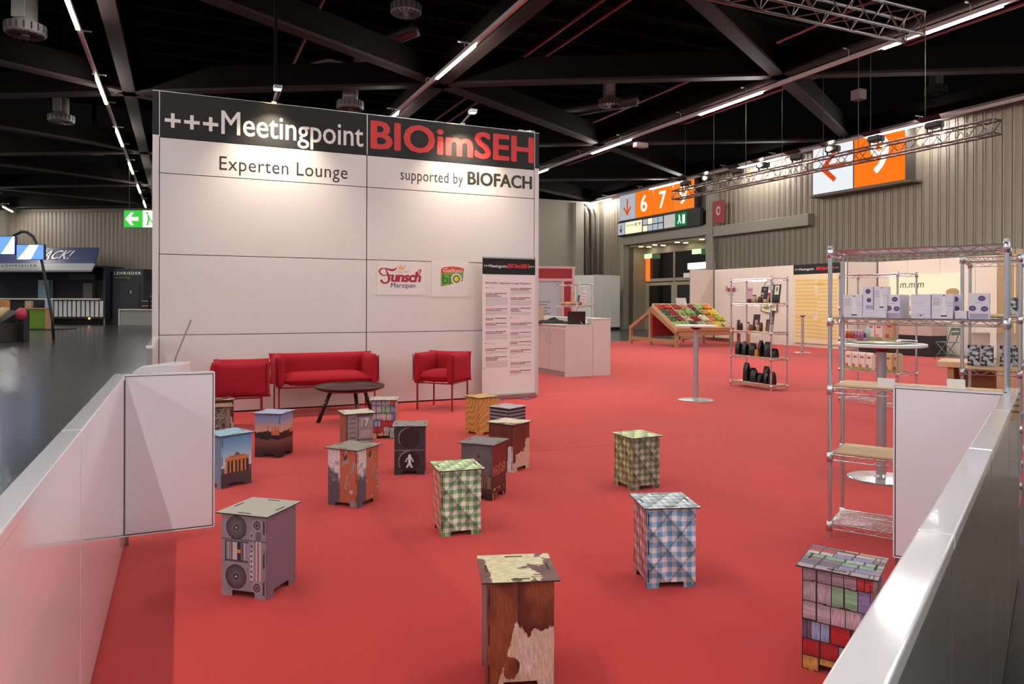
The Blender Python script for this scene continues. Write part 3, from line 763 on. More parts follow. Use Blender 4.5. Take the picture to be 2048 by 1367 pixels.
def stool(loc, deg, label, front, right, top, side=(92,72,68), res=32):
    """front faces local -y, right faces local +x; deg = outward direction of the front"""
    t = thing('printed_stool', label, 'stool', (loc[0], loc[1], 0), R(deg+90), 'box stools with photo prints')
    hb = SH-.005; b = SB/2; th = .005
    outl = [(-b,0),(-.062,0),(-.062,.03),(.062,.03),(.062,0),(b,0),(b,hb),(-b,hb)]
    skip = lambda x, z: abs(x) < .062 and z < .03
    ms = mat('stool_side_%d_%d_%d' % side, side, .6)
    for k, fn in enumerate((front, right, None, None)):
        M = MB().mat(0).prism(outl, -b, -b+th)
        if fn:
            M.mat(1).grid(finger(fn, 1 if k == 0 else -1 if res > 40 else 0), -b, b, 0, hb, -b-.0003, res, int(res*1.55), skip)
        else:
            M.mat(2).prism([(x*.995, z*.999+.0002) for x, z in outl], -b-.0003, -b-.0001)
        o = M.build('side_panel', [M_EDGE, M_PRINT, ms], t, color=True); o.rotation_euler = (0,0,R(90*k))
    s = SS/2; M = MB().mat(0).box(-s, s, -s, s, hb, SH).mat(1).grid(top, -s, s, -s, s, SH+.0003, res, res, axis='z')
    o = M.build('seat_plate', [M_EDGE, M_PRINT], t, color=True)
    tb = MB()
    for k in range(4):
        c_, s_ = math.cos(R(90*k)), math.sin(R(90*k)); x, y = (-s_*-1)*(b-.005)*-1, c_*(b-.005)*-1
        dx, dy = (.034, .0045) if k % 2 == 0 else (.0045, .034)
        cx, cy = [(0,-1),(1,0),(0,1),(-1,0)][k]; cx *= b-.006; cy *= b-.006
        tb.box(cx-dx, cx+dx, cy-dy, cy+dy, SH-.002, SH+.0012)
    tb.build('slot_tabs', M_EDGE, t)
    return t
GR = (96,150,92); GR2 = (92,128,86); LT = (226,222,214)
ST = [
 ((-1.233,3.546), -106.4, 'stool printed with a silver cassette radio and two round speakers', radio, plain((122,100,116)), plain((182,176,166),3), (122,100,116), 76),
 ((.021,2.743), 186.4, 'large brown and white cowhide stool in the very front', plain((110,100,104)), cow1_front, cow1_top, (110,60,50), 88),
 ((.776,3.684), 185.9, 'blue and white quilted gingham stool with pink left side', gingham((176,84,96), (214,186,186), dark=.85), gingham((84,150,194), dark=1.0), gtop((130,162,186), (222,216,200)), (96,150,180), 72),
 ((-.338,4.470), 197.2, 'green gingham quilted stool with orange red left side, front row', gingham((204,92,72), (222,190,176), dark=.9), gingham((80,150,84), dark=1.02), gtop((150,196,120), (236,238,206)), (90,130,90), 72),
 ((.959,5.545), 205.7, 'dull green gingham stool standing alone right of centre', gingham((110,122,70), (206,190,150), dark=.85), gingham((88,122,82), (214,196,184), dark=.85), gtop((176,196,120), (214,222,160)), (100,110,80), 40),
 ((1.290,2.816), -124.4, 'stool printed with colourful bundles of tied paper behind the right low wall', paper(5), paper(8), paper(11), (96,80,84), 76),
 ((-1.106,5.067), -114.4, 'stool printed with peeling orange and white paint', peeling(1.3), peeling(6.1), plain((142,134,120),4), (130,90,74), 44),
 ((-.837,5.995), -85.1, 'stool printed with a pedestrian traffic light and white walking man', traffic, plain((50,42,52)), plain((140,134,128),4), (50,42,52), 44),
 ((-.201,5.263), -112.2, 'grey topped stool printed with a dark building and red evening scene', berlin(0), berlin(1), plain((126,118,120),4), (80,60,56), 44),
 ((-.020,6.119), -124.9, 'red brown cowhide stool with cream patches behind the building print stool', cow2_front, cow2_right, cow2_top, (110,52,40), 40),
 ((-2.174,6.627), -98.6, 'stool printed with a lakeside palace at sunset under lilac sky', sunset(1.0,.80), sunset(4.0,.86), plain((172,178,206),4), (44,30,32), 40),
 ((-2.183,5.578), -129.8, 'blue topped stool printed with a columned gate, half behind the left panel', plain((112,136,160)), brandenburg, plain((140,178,196),4), (70,64,70), 44),
 ((-1.424,6.642), 206.4, 'cream topped stool with the number 17 on a weathered grey front', orange_side, seventeen, plain((206,196,178),4), (120,96,88), 36),
 ((-1.327,7.550), -85.6, 'paper bundle print stool standing beside the dark coffee table', paper(21), paper(22), plain((196,184,170),14,9), (96,80,84), 36),
 ((-.325,7.780), 219.5, 'honey coloured wood grain print stool near the roll-up banner', wood_(0), wood_(2.0,(214,156,82),(190,126,60)), wood_(4.0,(226,188,120),(206,158,86)), (180,124,64), 36),
 ((-.039,7.022), -129.3, 'dark and grey striped stool behind the red brown cowhide stool', stripes, stripes, plain((182,174,172),4), (60,50,56), 36),
 ((-3.02,7.47), -60.0, 'dark brown cowhide stool mostly hidden behind the left low panel', cow2_front, cow2_front, cow(2.2, lambda u,v: -.2, brown=(120,70,46)), (80,36,26), 20),
 ((-2.85,7.00), -66.0, 'ornate carved stone print stool mostly hidden behind the left low panel', ornate, ornate, plain((150,118,98),18,9), (110,88,78), 24)]
for s_ in ST: stool(*s_)
# ================================================================== ROLL-UP BANNER
t = thing('rollup_banner', 'white roll-up banner with programme text before the big wall', 'banner', hw(3.915, 9.60), HA)
W_ = .84
MB().box(-.01, W_+.01, -.05, .05, 0, .075).build('cassette', M_ALU, t, bevel=.012)
for x in (.15, W_-.25): MB().box(x, x+.1, -.2, .12, 0, .012).build('foot', M_ALU, t, bevel=.003)
o = MB().box(0, W_, -.002, .002, .07, 2.04).build('sheet', mat('banner_sheet', (232, 221, 222), .5), t); 
MB().box(-.005, W_+.005, -.008, .008, 2.035, 2.055).build('top_rail', M_ALU, t)
MB().tube([(W_/2,.05,.03),(W_/2,.03,2.04)], .01, 8).build('pole', M_ALU, t)
MB().box(0, W_, -.0035, -.002, 1.805, 2.035).build('header', M_DARK, t)
text('+++Meetingpoint', t, .02, .385, 1.905, .042, -.0045, M_TEXTW, bold=.02)
text('BIOimSEH', t, .40, .74, 1.903, .058, -.0045, M_RED, bold=.05)
text('+++', t, .745, .82, 1.905, .042, -.0045, M_TEXTW, bold=.02)
text('BIOimSEH - Experten Lounge Programm', t, .05, .77, 1.668, .026, -.004, M_TEXTK, bold=.02)
M_LG = mat('small_print_grey', (176, 164, 168), .6); M_LR = mat('small_print_red', (206, 96, 90), .6); M_LK = mat('small_print_dark', (112, 96, 98), .6)
rr = random.Random(3)
def column(x0, x1, blocks):
    z = 1.60
    for kind, n in blocks:
        if kind == 'd':
            MB().rect(x0, x0+.015, z, z+.016, -.0034).build('date_mark', M_LK, t); MB().rect(x0+.03, x0+.14, z+.004, z+.010, -.0034).build('date_print', M_LG, t); z -= .075
        else:
            wr_ = rr.uniform(.30,.42)*(x1-x0); MB().rect(x0, x0+wr_, z, z+.011, -.0034).build('time_print', M_LR, t); dk, gy = MB(), MB(); dk.rect(x0+wr_+.012, x1-rr.uniform(0,.03), z, z+.012, -.0034)
            for q in range(kind): z -= .021; dk.rect(x0, x0+(x1-x0)*rr.uniform(.3,.95), z, z+.011, -.0034)
            dk.build('title_print', M_LK, t)
            for q in range(n): z -= .0165; gy.rect(x0, x1-rr.uniform(0,.1)*(q == n-1)*4-.005, z, z+.006, -.0034)
            if n: gy.build('paragraph_print', M_LG, t)
            z -= .05
column(.05, .40, [('d',0),(2,8),(1,4),(1,0),(1,3),(1,6),('d',0),(1,3),(2,7)])
column(.44, .79, [(1,4),(1,5),(2,3),('d',0),(1,4),(1,4),(1,3),(1,2),('d',0),(1,3),(1,2)])
# ================================================================== RECEPTION COUNTER
M_CTR = mat('counter_white', (216, 200, 194), .4, var=.01); M_HAN = M_STEEL
t = thing('counter_cabinet', 'white cabinet with two doors on the working side of the counter', 'cabinet', hw(6.56, 11.97), HA)
MB().box(.02, .585, 0.005, 2.4, .08, .955).build('body', M_CTR, t)
MB().box(.05, .585, 0.02, 2.4, 0, .08).build('plinth', mat('plinth_grey', (150,138,134), .5), t)
MB().box(0, .60, -.012, .006, 0, .955).build('end_panel', M_CTR, t)
for k in range(2):
    d_ = MB().box(0, .02, .03+k*.62, .64+k*.62, .095, .90).build('door', mat('counter_door', (198,176,168), .4), t, bevel=.002)
    y_ = .56 if k == 0 else .70
    MB().tube([(-.001,y_,.62),(-.03,y_,.63),(-.03,y_,.77),(-.001,y_,.78)], .006, 8).build('handle', M_HAN, d_, smooth=True)
MB().box(-.02, .60, -.015, 2.42, .955, .985).build('worktop', M_CTR, t, bevel=.003)
t = thing('reception_counter', 'taller white front block of the reception counter', 'counter', hw(7.165, 11.95), HA)
MB().box(0, .39, 0, 2.5, 0, 1.075).build('body', M_CTR, t, bevel=.003)
MB().box(-.005, .40, -.01, 2.51, 1.075, 1.10).build('top', M_CTR, t, bevel=.003)
# jacket and laptop on the counter, small cardboard box behind
t = thing('laptop', 'open black laptop standing on the reception counter', 'laptop', hw(6.93, 12.18, .985), HA+R(150))
MB().box(-.17, .17, -.12, .12, 0, .018).build('keyboard_base', M_BLACK, t, bevel=.004)
o = MB().box(-.17, .17, -.006, .006, 0, .24).build('screen_lid', mat('lid_dark', (42,36,42), .35), t, bevel=.004); o.location = (0, .12, .016); o.rotation_euler = (R(-14), 0, 0)
o = MB().mat(0).box(-.11,.11,-.08,.08,0,.012).build('document_scanner', M_BLACK, None, bevel=.004); o.location = hw(7.02, 12.05, .985); o.rotation_euler = (0,0,HA+R(20)); tag(o, 'flat black device with a bright sheet beside the laptop', 'device')
o2 = MB().quad((-.10,-.02,.015),(.10,-.02,.015),(.10,.03,.10),(-.10,.03,.10)).build('bright_sheet', M_SIGNW, o)
jk = MB(); n_ = 22
vs_ = []; fs_ = []
for j in range(n_+1):
    for i in range(n_+1):
        u, v = i/n_, j/n_; e = (1-abs(2*u-1)**4)*(1-abs(2*v-1)**3)
        vs_.append((-.48+.96*u, -.17+.34*v, .004+e*(.045+.05*max(0,FB(u*4,v*3)) + .07*math.exp(-((u-.38)**2+(v-.6)**2)*40))))
for j in range(n_):
    for i in range(n_): a = j*(n_+1)+i; fs_.append((a,a+1,a+n_+2,a+n_+1))
jk.add(vs_, fs_); o = jk.build('jacket', mat('black_fabric', (22,22,24), .8), None, smooth=True); o.location = hw(6.78, 12.72, .985); o.rotation_euler = (0,0,HA-R(66))
md = o.modifiers.new('solid', 'SOLIDIFY'); md.thickness = .004
tag(o, 'crumpled black jacket lying on the reception counter', 'jacket')
# ================================================================== BAR TABLES
def bar_table(p, label, h=1.085, r=.30, top=M_SIGNW, leaflets=False):
    t = thing('bar_table', label, 'bar table', (p[0], p[1], 0))
    MB().lathe([(0,h-.028),(r-.02,h-.028),(r,h-.022),(r,h-.004),(r-.006,h),(0,h)], 40).build('tabletop', top, t, smooth=False)
    MB().lathe([(.036,.012),(.036,.62),(.040,.622),(.040,.63),(.036,.632),(.036,h-.03)], 24).build('pole', M_STEEL, t, smooth=False)
    MB().lathe([(.036,h-.07),(.09,h-.032),(.09,h-.028)], 24).build('top_flange', mat('flange_maroon', (110,50,46), .4), t, smooth=True)
    MB().lathe([(0,.0),(.25,.0),(.25,.006),(.235,.012),(.05,.02),(.036,.04)], 40).build('base_plate', M_CHROME, t, smooth=False)
    return t
bar_table((2.655,10.44), 'slim bar table with steel pole standing free in the middle of the carpet')
bar_table((8.27,20.6), 'far bar table before the white wall with the honey badge')
bar_table((2.955,5.79), 'bar table with leaflets on its white top behind the tall chrome shelf', r=.325)
for k in range(6):
    a0 = k*1.05+.4; rr_ = .17
    o = MB().box(-.075,.075,-.105,.105,0,.0015).build('leaflet', [mat('leaflet_green', (126,158,84), .5), mat('leaflet_pale', (206,212,170), .5), mat('leaflet_dark', (70,104,70), .5)][k % 3], None)
    o.location = (2.955+rr_*math.cos(a0), 5.79+rr_*math.sin(a0)*.8, 1.0856+k*.0016); o.rotation_euler = (0,0,a0*1.7)
    tag(o, 'printed leaflet fanned out on the white bar table top', 'leaflet', 'leaflets on the bar table')
# ================================================================== CHROME WIRE SHELVES
def post_mesh(H, fine):
    pr = [(0,0),(.016,0),(.016,.05),(.0125,.052)]
    if fine:
        z = .075
        while z < H-.04: pr += [(.0125,z-.0015),(.0119,z-.001),(.0119,z+.001),(.0125,z+.0015)]; z += .025
    pr += [(.0125,H-.03),(.0155,H-.028),(.0155,H),(0,H+.003)]
    return MB().lathe(pr, 14).mesh('post', M_CHROME)
def tray_mesh(W, D, n, zz):
    m = MB(); r = .0036; q = .0026; dp = .032
    for y in (0, D):
        for z in (0, -dp): m.tube([(0,y,z),(W,y,z)], r, 6, False)
    for x in (0, W):
        for z in (0, -dp): m.tube([(x,0,z),(x,D,z)], r, 6, False)
    k = max(4, int(W/.055)); pt = [(W*i/k, 0, 0 if i % 2 else -dp) for i in range(k+1)]
    m.tube(pt, q, 5, False); m.tube([(x, D, z) for x, _, z in pt], q, 5, False)
    k2 = max(3, int(D/.055)); pt = [(0, D*i/k2, 0 if i % 2 else -dp) for i in range(k2+1)]
    m.tube(pt, q, 5, False); m.tube([(W, y, z) for _, y, z in pt], q, 5, False)
    for i in range(1, n): m.tube([(0, D*i/n, .003),(W, D*i/n, .003)], q, 5, False)
    for x in (W*.25, W*.5, W*.75): m.tube([(x,0,-.004),(x,D,-.004)], q, 5, False)
    return m.mesh('wire_tray', M_CHROME)
def wire_shelf(label, p, ang, W, D, levels, H, fine=False, boards=()):
    t = thing('wire_shelf', label, 'shelf rack', (p[0], p[1], 0), ang)
    pm = post_mesh(H, fine); tm = tray_mesh(W, D, 14 if fine else 8, 0)
    cm = MB().lathe([(.013,-.045),(.0185,-.044),(.0165,.012),(.013,.013)], 12).mesh('collar', M_CHROME, smooth=True)
    for x in (0, W):
        for y in (0, D):
            po = link('post', pm, t, (x, y, 0))
            for z in levels: link('collar', cm, po, (0,0,z))
    for i, z in enumerate(levels):
        link('wire_tray', tm, t, (0,0,z))
        if i in boards: MB().box(.02, W-.02, .015, D-.015, z+.006, z+.016).build('shelf_board', M_WOOD, t)
    return t
AA = HA-R(90)
SA_ = wire_shelf('tall chrome wire shelf in the right foreground carrying white cartons', (1.90,4.324), R(-35.5), .87, .36, (.09,.50,.90,1.31,1.715), 1.743, True, (1,2))
SB_ = wire_shelf('chrome wire shelf with black coffee bags on the red carpet', (3.73,12.32), AA, .92, .34, (.085,.515,.93,1.39,1.80), 1.83, False, (0,1,2,3))
SC_ = wire_shelf('chrome wire shelf with juice cartons behind the leaflet table', (4.59,10.14), AA, .90, .36, (.09,.50,.92,1.35,1.79), 1.815, False, ())
SD_ = wire_shelf('chrome wire shelf with dark patterned bags at the right edge', (3.713,5.29), R(54.5), .90, .36, (.09,.50,.90,1.30,1.75), 1.775, True, (2,3))
SE_ = wire_shelf('distant chrome shelf with bread rolls behind the counter', (1.03,16.4), AA, .90, .36, (.09,.50,.92,1.33,1.80), 1.82, False, (0,1,3))
def on(sh, x, y, z):
    M = Matrix.Translation(sh.location) @ Matrix.Rotation(sh.rotation_euler.z, 4, 'Z'); return M @ Vector((x, y, z))
# white cartons on the foreground shelf
M_CART = mat('carton_white', (220, 214, 226), .5); M_CARTS = mat('carton_shade', (196,188,204), .5)
M_PUR = mat('carton_purple', (96, 72, 124), .5); M_PURL = mat('carton_lilac_print', (170,158,190), .5); M_BOT = mat('carton_bottle', (232,228,230), .5); M_BCAP = mat('carton_ink', (60,50,74), .5)
def carton(x0, x1, y0, y1, h, z, kind, label, rot=0):
    t = thing('carton', label, 'carton', on(SA_, (x0+x1)/2, (y0+y1)/2, z), SA_.rotation_euler.z+rot); w_ = (x1-x0)/2; d = (y1-y0)/2
    MB().box(-w_, w_, -d, d, 0, h).build('box', M_CART, t, bevel=.0015)
    yf = -d-.0005
    if kind == 'bottle':
        cx = w_*.15
        MB().quad(*[(cx+px*w_, yf, pz*h) for px, pz in ((-.26,.10),(.26,.10),(.26,.45),(.10,.68),(.08,.92),(-.08,.92),(-.10,.68),(-.26,.45))]).build('bottle_print', M_BOT, t)
        MB().rect(cx-.09*w_, cx+.09*w_, .91*h, .955*h, yf-.0002).rect(cx-.30*w_, cx+.30*w_, .09*h, .145*h, yf-.0002).build('ink_print', M_BCAP, t)
        m_ = MB()
        for q in range(4): m_.rect(-w_*.86, -w_*.22, h*(.78-.075*q), h*(.81-.075*q), yf-.0001)
        for q in range(2): m_.rect(w_*.5, w_*.9, h*(.62-.1*q), h*(.64-.1*q), yf-.0001)
        m_.build('lilac_print', M_PURL, t)
    elif kind == 'ovals':
        m_ = MB()
        for cx, cz in ((.28,.80),(-.62,.42),(.55,.40)): MB().disc(cx*w_, cz*h, .105*h, yf-.0002, 18, 1.15).build('oval_print', M_PUR, t)
        m_ = MB()
        for cx, cz in ((.28,.80),(-.62,.42),(.55,.40)):
            for q in (-1,1): m_.rect(cx*w_-.06*h, cx*w_+.06*h, cz*h+q*.02*h-.006*h, cz*h+q*.02*h+.006*h, yf-.0005)
        m_.rect(-w_*.4, w_*.3, h*.62, h*.64, yf-.0002).rect(-w_*.9, w_*.9, h*.03, h*.22, yf-.0001)
        m_.build('lilac_print', M_PURL, t)
    elif kind == 'twin':
        MB().disc(0, .80*h, .11*h, yf-.0002, 18, .95).build('oval_print', M_PUR, t); MB().disc(w_*.2, .42*h, .10*h, yf-.0002, 18, .95).build('oval_print', M_PUR, t)
        MB().rect(-w_*.4, w_*.9, h*.05, h*.2, yf-.0002).build('lilac_print', M_PURL, t)
    else:
        m_ = MB()
        for q in range(3): m_.rect(-w_*.7, w_*.3, h*(.72-.06*q), h*(.735-.06*q), yf-.0001)
        m_.rect(-w_*.5, w_*.5, h*.06, h*.22, yf-.0001); m_.build('lilac_print', mat('carton_faint', (206,200,216), .5), t)
        MB().disc(0, h*.13, h*.035, yf-.0003, 10).build('seal', M_BCAP, t)
    return t
z_ = 1.3165
carton(.060,.163,.07,.20,.137,z_,'bottle','white carton with a pale bottle print at the left end of the shelf')
carton(.166,.292,.06,.22,.046,z_,'plain','low white carton tray under two stacked cartons')
carton(.166,.222,.07,.20,.136,z_+.0465,'twin','stacked narrow white carton with two purple ovals')
carton(.226,.296,.07,.20,.138,z_+.0465,'bottle','stacked white carton with a bottle print beside the twin ovals')
carton(.304,.378,.07,.22,.136,z_,'ovals','white carton with three purple ovals left of the shelf middle', R(-12))
carton(.420,.518,.05,.18,.137,z_,'plain','plain white carton with a small dark seal in the shelf middle')
carton(.522,.625,.05,.18,.139,z_,'bottle','white carton with a bottle print right of the plain carton')
carton(.600,.655,.19,.30,.138,z_,'twin','white carton peeping out behind with part of a purple oval')
carton(.634,.690,.05,.16,.045,z_,'plain','low white carton beside the right three oval carton')
carton(.698,.792,.05,.20,.142,z_,'ovals','white carton with three large purple ovals at the right end of the shelf')
for x, z, lb in ((.30,.90,'small white price card on the empty middle board of the near shelf'), (.63,.90,'larger white price card seen above the right low panel')):
    t = tag(MB().box(-.045,.045,-.001,.001,0,.055).build('price_card', M_SIGNW), lb, 'price card'); t.location = on(SA_, x, .012 if x < .4 else .2, z+.017); t.rotation_euler = (0,0,SA_.rotation_euler.z)
# black bags, jars and cards on the coffee shelf
M_BAG = mat('black_foil', (20, 18, 20), .32, var=.3, scale=30)
def bag(p, ang, w_, h, d, label, grp, cols, cat='bag', lab=None):
    t = thing('stand_up_bag', label, cat, p, ang, grp)
    n = 6; vs_ = []; 
    for j in range(n+1):
        v = j/n; dd = d/2*(1-v**4*.88); ww = w_/2*(1-.06*math.sin(v*3.1))
        vs_ += [(-ww,-dd,h*v),(0,-dd*1.25,h*v),(ww,-dd,h*v),(ww,dd,h*v),(0,dd*1.25,h*v),(-ww,dd,h*v)]
    fs_ = [(j*6+k, j*6+(k+1)%6, j*6+6+(k+1)%6, j*6+6+k) for j in range(n) for k in range(6)] + [(5,4,3,2,1,0), tuple(range(n*6,n*6+6))]
    MB().add(vs_, fs_).build('pouch', cols, t)
    MB().box(-w_/2*.97, w_/2*.97, -.004, .004, h*.96, h*1.02).build('seal_strip', cols, t)
    if lab: MB().quad((-w_*.28,-d*.60,h*.2),(w_*.28,-d*.60,h*.2),(w_*.28,-d*.47,h*.5),(-w_*.28,-d*.47,h*.5)).build('print_label', lab, t)
    return t
ORD = ['first','second','third','fourth','fifth','sixth','seventh','eighth','ninth','tenth','eleventh','twelfth','thirteenth']
rb = random.Random(11); zi = ('lower','upper')
for li, z in enumerate((.085+.017, .515+.017)):
    xs = ((.27,.085,.30),(.36,.08,.22),(.44,.085,.20),(.52,.07,.15),(.59,.06,.13),(.66,.08,.27),(.73,.075,.16),(.79,.07,.19),(.85,.075,.18)) if li == 0 else ((.07,.07,.20),(.14,.08,.22),(.24,.08,.20),(.32,.085,.20),(.41,.09,.20),(.51,.08,.12),(.60,.07,.26),(.68,.06,.24),(.75,.08,.24),(.83,.09,.14))
    for k, (x, w_, h) in enumerate(xs):
        bag(on(SB_, x, .10+.06*(k % 2), z), AA+rb.uniform(-.3,.3), w_*1.2, h, .085, ORD[k] + ' black coffee bag from the left on the ' + ('lowest' if li == 0 else 'second lowest') + ' shelf board', 'black coffee bags, %s board' % zi[li], M_BAG, lab=mat('bag_label', (70,66,64), .5) if k % 2 else None)
        if k == 5 and li == 1: pass
tag_ = tag(MB().lathe([(0,0),(.035,0),(.035,.11),(0,.115)],14).build('orange_lid_tin', [mat('tin_orange',(196,120,40),.4)]), 'small tin with orange band between the black coffee bags', 'tin'); tag_.location = on(SB_, .555, .05, .532)
def card(sh, x, y, z, w_, h, m, label, extra=None, tilt=8):
    t = tag(MB().box(-w_/2,w_/2,-.003,.003,0,h).build('display_card', m), label, 'display card'); t.location = on(sh, x, y, z); t.rotation_euler = (R(-tilt), 0, sh.rotation_euler.z)
    if extra:
        for x0,x1,z0,z1,c in extra: MB().rect(x0*w_,x1*w_,z0*h,z1*h,-.0036).build('card_print', mat('card_print_%d_%d_%d' % c, c, .5), t)
    return t
BK = mat('card_black', (38,24,24), .5); PK = mat('card_pink', (206,150,166), .5)
zz = 1.39+.017
card(SB_, .20, .20, zz, .12, .26, PK, 'pink display card on the top board of the coffee shelf', ((-.3,.3,.8,.86,(90,60,70)),(-.4,.4,.1,.3,(206,200,196))))
card(SB_, .52, .22, zz, .15, .27, BK, 'black display card with pale writing on the top board', ((-.12,.12,.78,.9,(160,140,130)),(-.4,-.05,.5,.62,(200,170,160)),(-.35,.35,.36,.42,(150,180,160)),(-.3,.35,.2,.3,(110,170,160))))
card(SB_, .77, .24, zz, .16, .30, BK, 'brown black display card with green seal at the right of the top board', ((-.3,.3,.45,.95,(224,216,196)),(-.12,.12,.62,.85,(110,140,50))))
card(SB_, .34, .22, .947, .15, .27, BK, 'dark display card with a pink flower on the third board', ((-.2,.25,.4,.65,(206,140,150)),(-.1,.15,.25,.42,(226,196,190))))
card(SB_, .61, .24, .947, .13, .19, BK, 'small dark card with red print on the third board', ((-.25,.2,.4,.8,(186,60,66)),(-.3,.4,.0,.3,(206,190,190))))
card(SB_, .80, .10, .947, .10, .34, mat('card_brown',(74,46,46),.5), 'tall narrow brown card with a figure at the right of the third board', ((-.3,.3,.4,.7,(150,110,96)),(-.45,.45,-.0,.32,(206,204,220))))
card(SB_, .80, .02, 1.30, .10, .085, mat('card_green',(126,168,60),.5), 'small lime green shelf card hanging at the right post', None, 0)
JC = [((90,54,44),'brown'),((134,74,52),'reddish'),((196,176,150),'pale'),((60,40,36),'dark')]
for k in range(16):
    lvl = 0 if k < 9 else 1; x = (.36+.062*k) if lvl == 0 else (.06+.115*(k-9)); zb = zz if lvl == 0 else .947
    c, cn = JC[(k*3) % 4] if lvl == 0 else [JC[3],JC[3],JC[2],JC[1],JC[2],JC[0],JC[1]][k-9]
    rj = .036 if lvl == 0 else .03; h = .07+.03*((k*7) % 3) if lvl == 0 else (.17 if k == 9 else .10+.02*(k % 3))
    x = min(x, .87)
    t = thing('snack_jar', ORD[k if lvl == 0 else k-9] + ' jar from the left, ' + cn + ' filled, on the ' + ('top' if lvl == 0 else 'third') + ' board of the coffee shelf', 'jar', on(SB_, x, .06+.05*(k % 2), zb), 0, 'jars on the coffee shelf')
    MB().lathe([(0,0),(rj,0),(rj,h*.75),(rj*.8,h*.85),(rj*.8,h*.86)], 12).build('jar_body', mat('jar_%s' % cn, c, .35), t, smooth=True)
    MB().lathe([(rj*.84,h*.84),(rj*.84,h),(0,h)], 12).build('lid', mat('jar_lid', (70,60,54), .4), t)
# juice cartons
def juice(sh, x, y, z, w_, h, c, c2, label, grp, kind):
    t = thing('juice_carton' if kind == 'c' else 'paper_bag', label, 'carton' if kind == 'c' else 'bag', on(sh, x, y, z), sh.rotation_euler.z, grp); d = .06
    m1 = mat('pack_%d_%d_%d' % c, c, .5); m2 = mat('pack_%d_%d_%d' % c2, c2, .5)
    MB().box(-w_/2,w_/2,-d/2,d/2,0,h*.9).build('pack', m1, t, bevel=.002)
    MB().add([(-w_/2,-d/2,h*.9),(w_/2,-d/2,h*.9),(w_/2,d/2,h*.9),(-w_/2,d/2,h*.9),(-w_/2,-.004,h),(w_/2,-.004,h),(w_/2,.004,h),(-w_/2,.004,h)], [(0,1,5,4),(2,3,7,6),(1,2,6,5),(3,0,4,7),(4,5,6,7)]).build('gable', m1, t)
    MB().rect(-w_*.28,w_*.28,h*.66,h*.76,-d/2-.001).build('brand_print', mat('pack_red', (176,60,66), .5), t)
    MB().rect(-w_*.46,w_*.46,h*.0,h*.14,-d/2-.001).build('meadow_print', mat('pack_meadow', (140,160,70), .5), t)
    MB().rect(-w_*.42,-w_*.02,h*.12,h*.30,-d/2-.0015).build('fruit_print', m2, t)
    return t
CR = (226,206,196)
for k, x in enumerate((.12,.23,.34,.45)):
    juice(SC_, x, .06, .505, .10, .235, CR, (196,80,66), ['cream juice carton at the left of the lower board','second cream juice carton on the lower board','third cream juice carton on the lower board','fourth cream juice carton beside the table pole'][k], 'cream juice cartons', 'c')
juice(SC_, .64, .06, .505, .09, .20, (196,200,180), (40,84,52), 'pale carton with dark green print on the lower board', None, 'c')
for k, x in enumerate((.73,.83)): juice(SC_, x, .07+.03*k, .505, .11, .25, (206,170,132), (150,90,62), ['beige patterned paper bag on the lower board, left one','beige patterned paper bag on the lower board, right one'][k], 'patterned paper bags', 'b')
juice(SC_, .48, .06, .925, .105, .23, (228,200,190), (206,120,140), 'pink carton on the upper board, left of a pair', None, 'c')
juice(SC_, .60, .06, .925, .105, .23, (228,200,190), (206,120,140), 'pink carton on the upper board, right of a pair', None, 'c')
juice(SC_, .76, .06, .925, .11, .25, (196,150,120), (176,60,70), 'carton with red fruit and green leaves at the right of the upper board', None, 'c')
for k in range(7):
    c, cn = ((182,92,58),'orange') if k < 3 else ((168,120,160),'purple') if k < 6 else ((150,206,206),'turquoise')
    t = thing('small_bottle', ORD[k] + ' bottle from the left, ' + cn + ', on the upper juice shelf board', 'bottle', on(SC_, .08+.05*k + (.06 if k == 6 else 0), .05, .925), 0, 'small bottles on the juice shelf')
    s_ = 1.9 if k == 6 else 1
    MB().lathe([(0,0),(.022*s_,0),(.022*s_,.075*s_),(.010,.095*s_),(.010,.10*s_)], 12).build('bottle_body', mat('bottle_'+cn, c, .3), t, smooth=True)
    MB().lathe([(.012,.10*s_),(.012,.12*s_),(0,.12*s_)], 10).build('cap', M_SIGNW, t)
# patterned bags at the right edge
M_PAT = mat_speckle('silver_pattern', (38,36,42), (190,190,198), 34, .52)
M_KR = mat('kraft_paper', (196, 160, 128), .6, var=.08, scale=12)
for k, (x, y) in enumerate(((.30,.30),(.30,.21),(.36,.09),(.46,.05))):
    bag(on(SD_, x, y, .918), R(-35.5), .085, .155, .06, ORD[k] + ' dark silver patterned bag from the left on the middle right shelf board', 'silver patterned bags', M_PAT)
for k, (x, y) in enumerate(((.34,.06),(.46,.06))):
    bag(on(SD_, x, y, 1.318), R(-35.5), .09, .13, .06, ORD[k] + ' dark silver patterned bag on the high board at the right edge', 'silver patterned bags, high board', M_PAT)
for k, y in enumerate((.27,.10)):
    bag(on(SD_, .66, y, .918), R(-35.5), .13, .24, .05, ['clear topped beige bag behind the patterned bags, left one','clear topped beige bag behind the patterned bags, right one'][k], 'beige bags', mat('beige_bag', (214,188,170), .4))
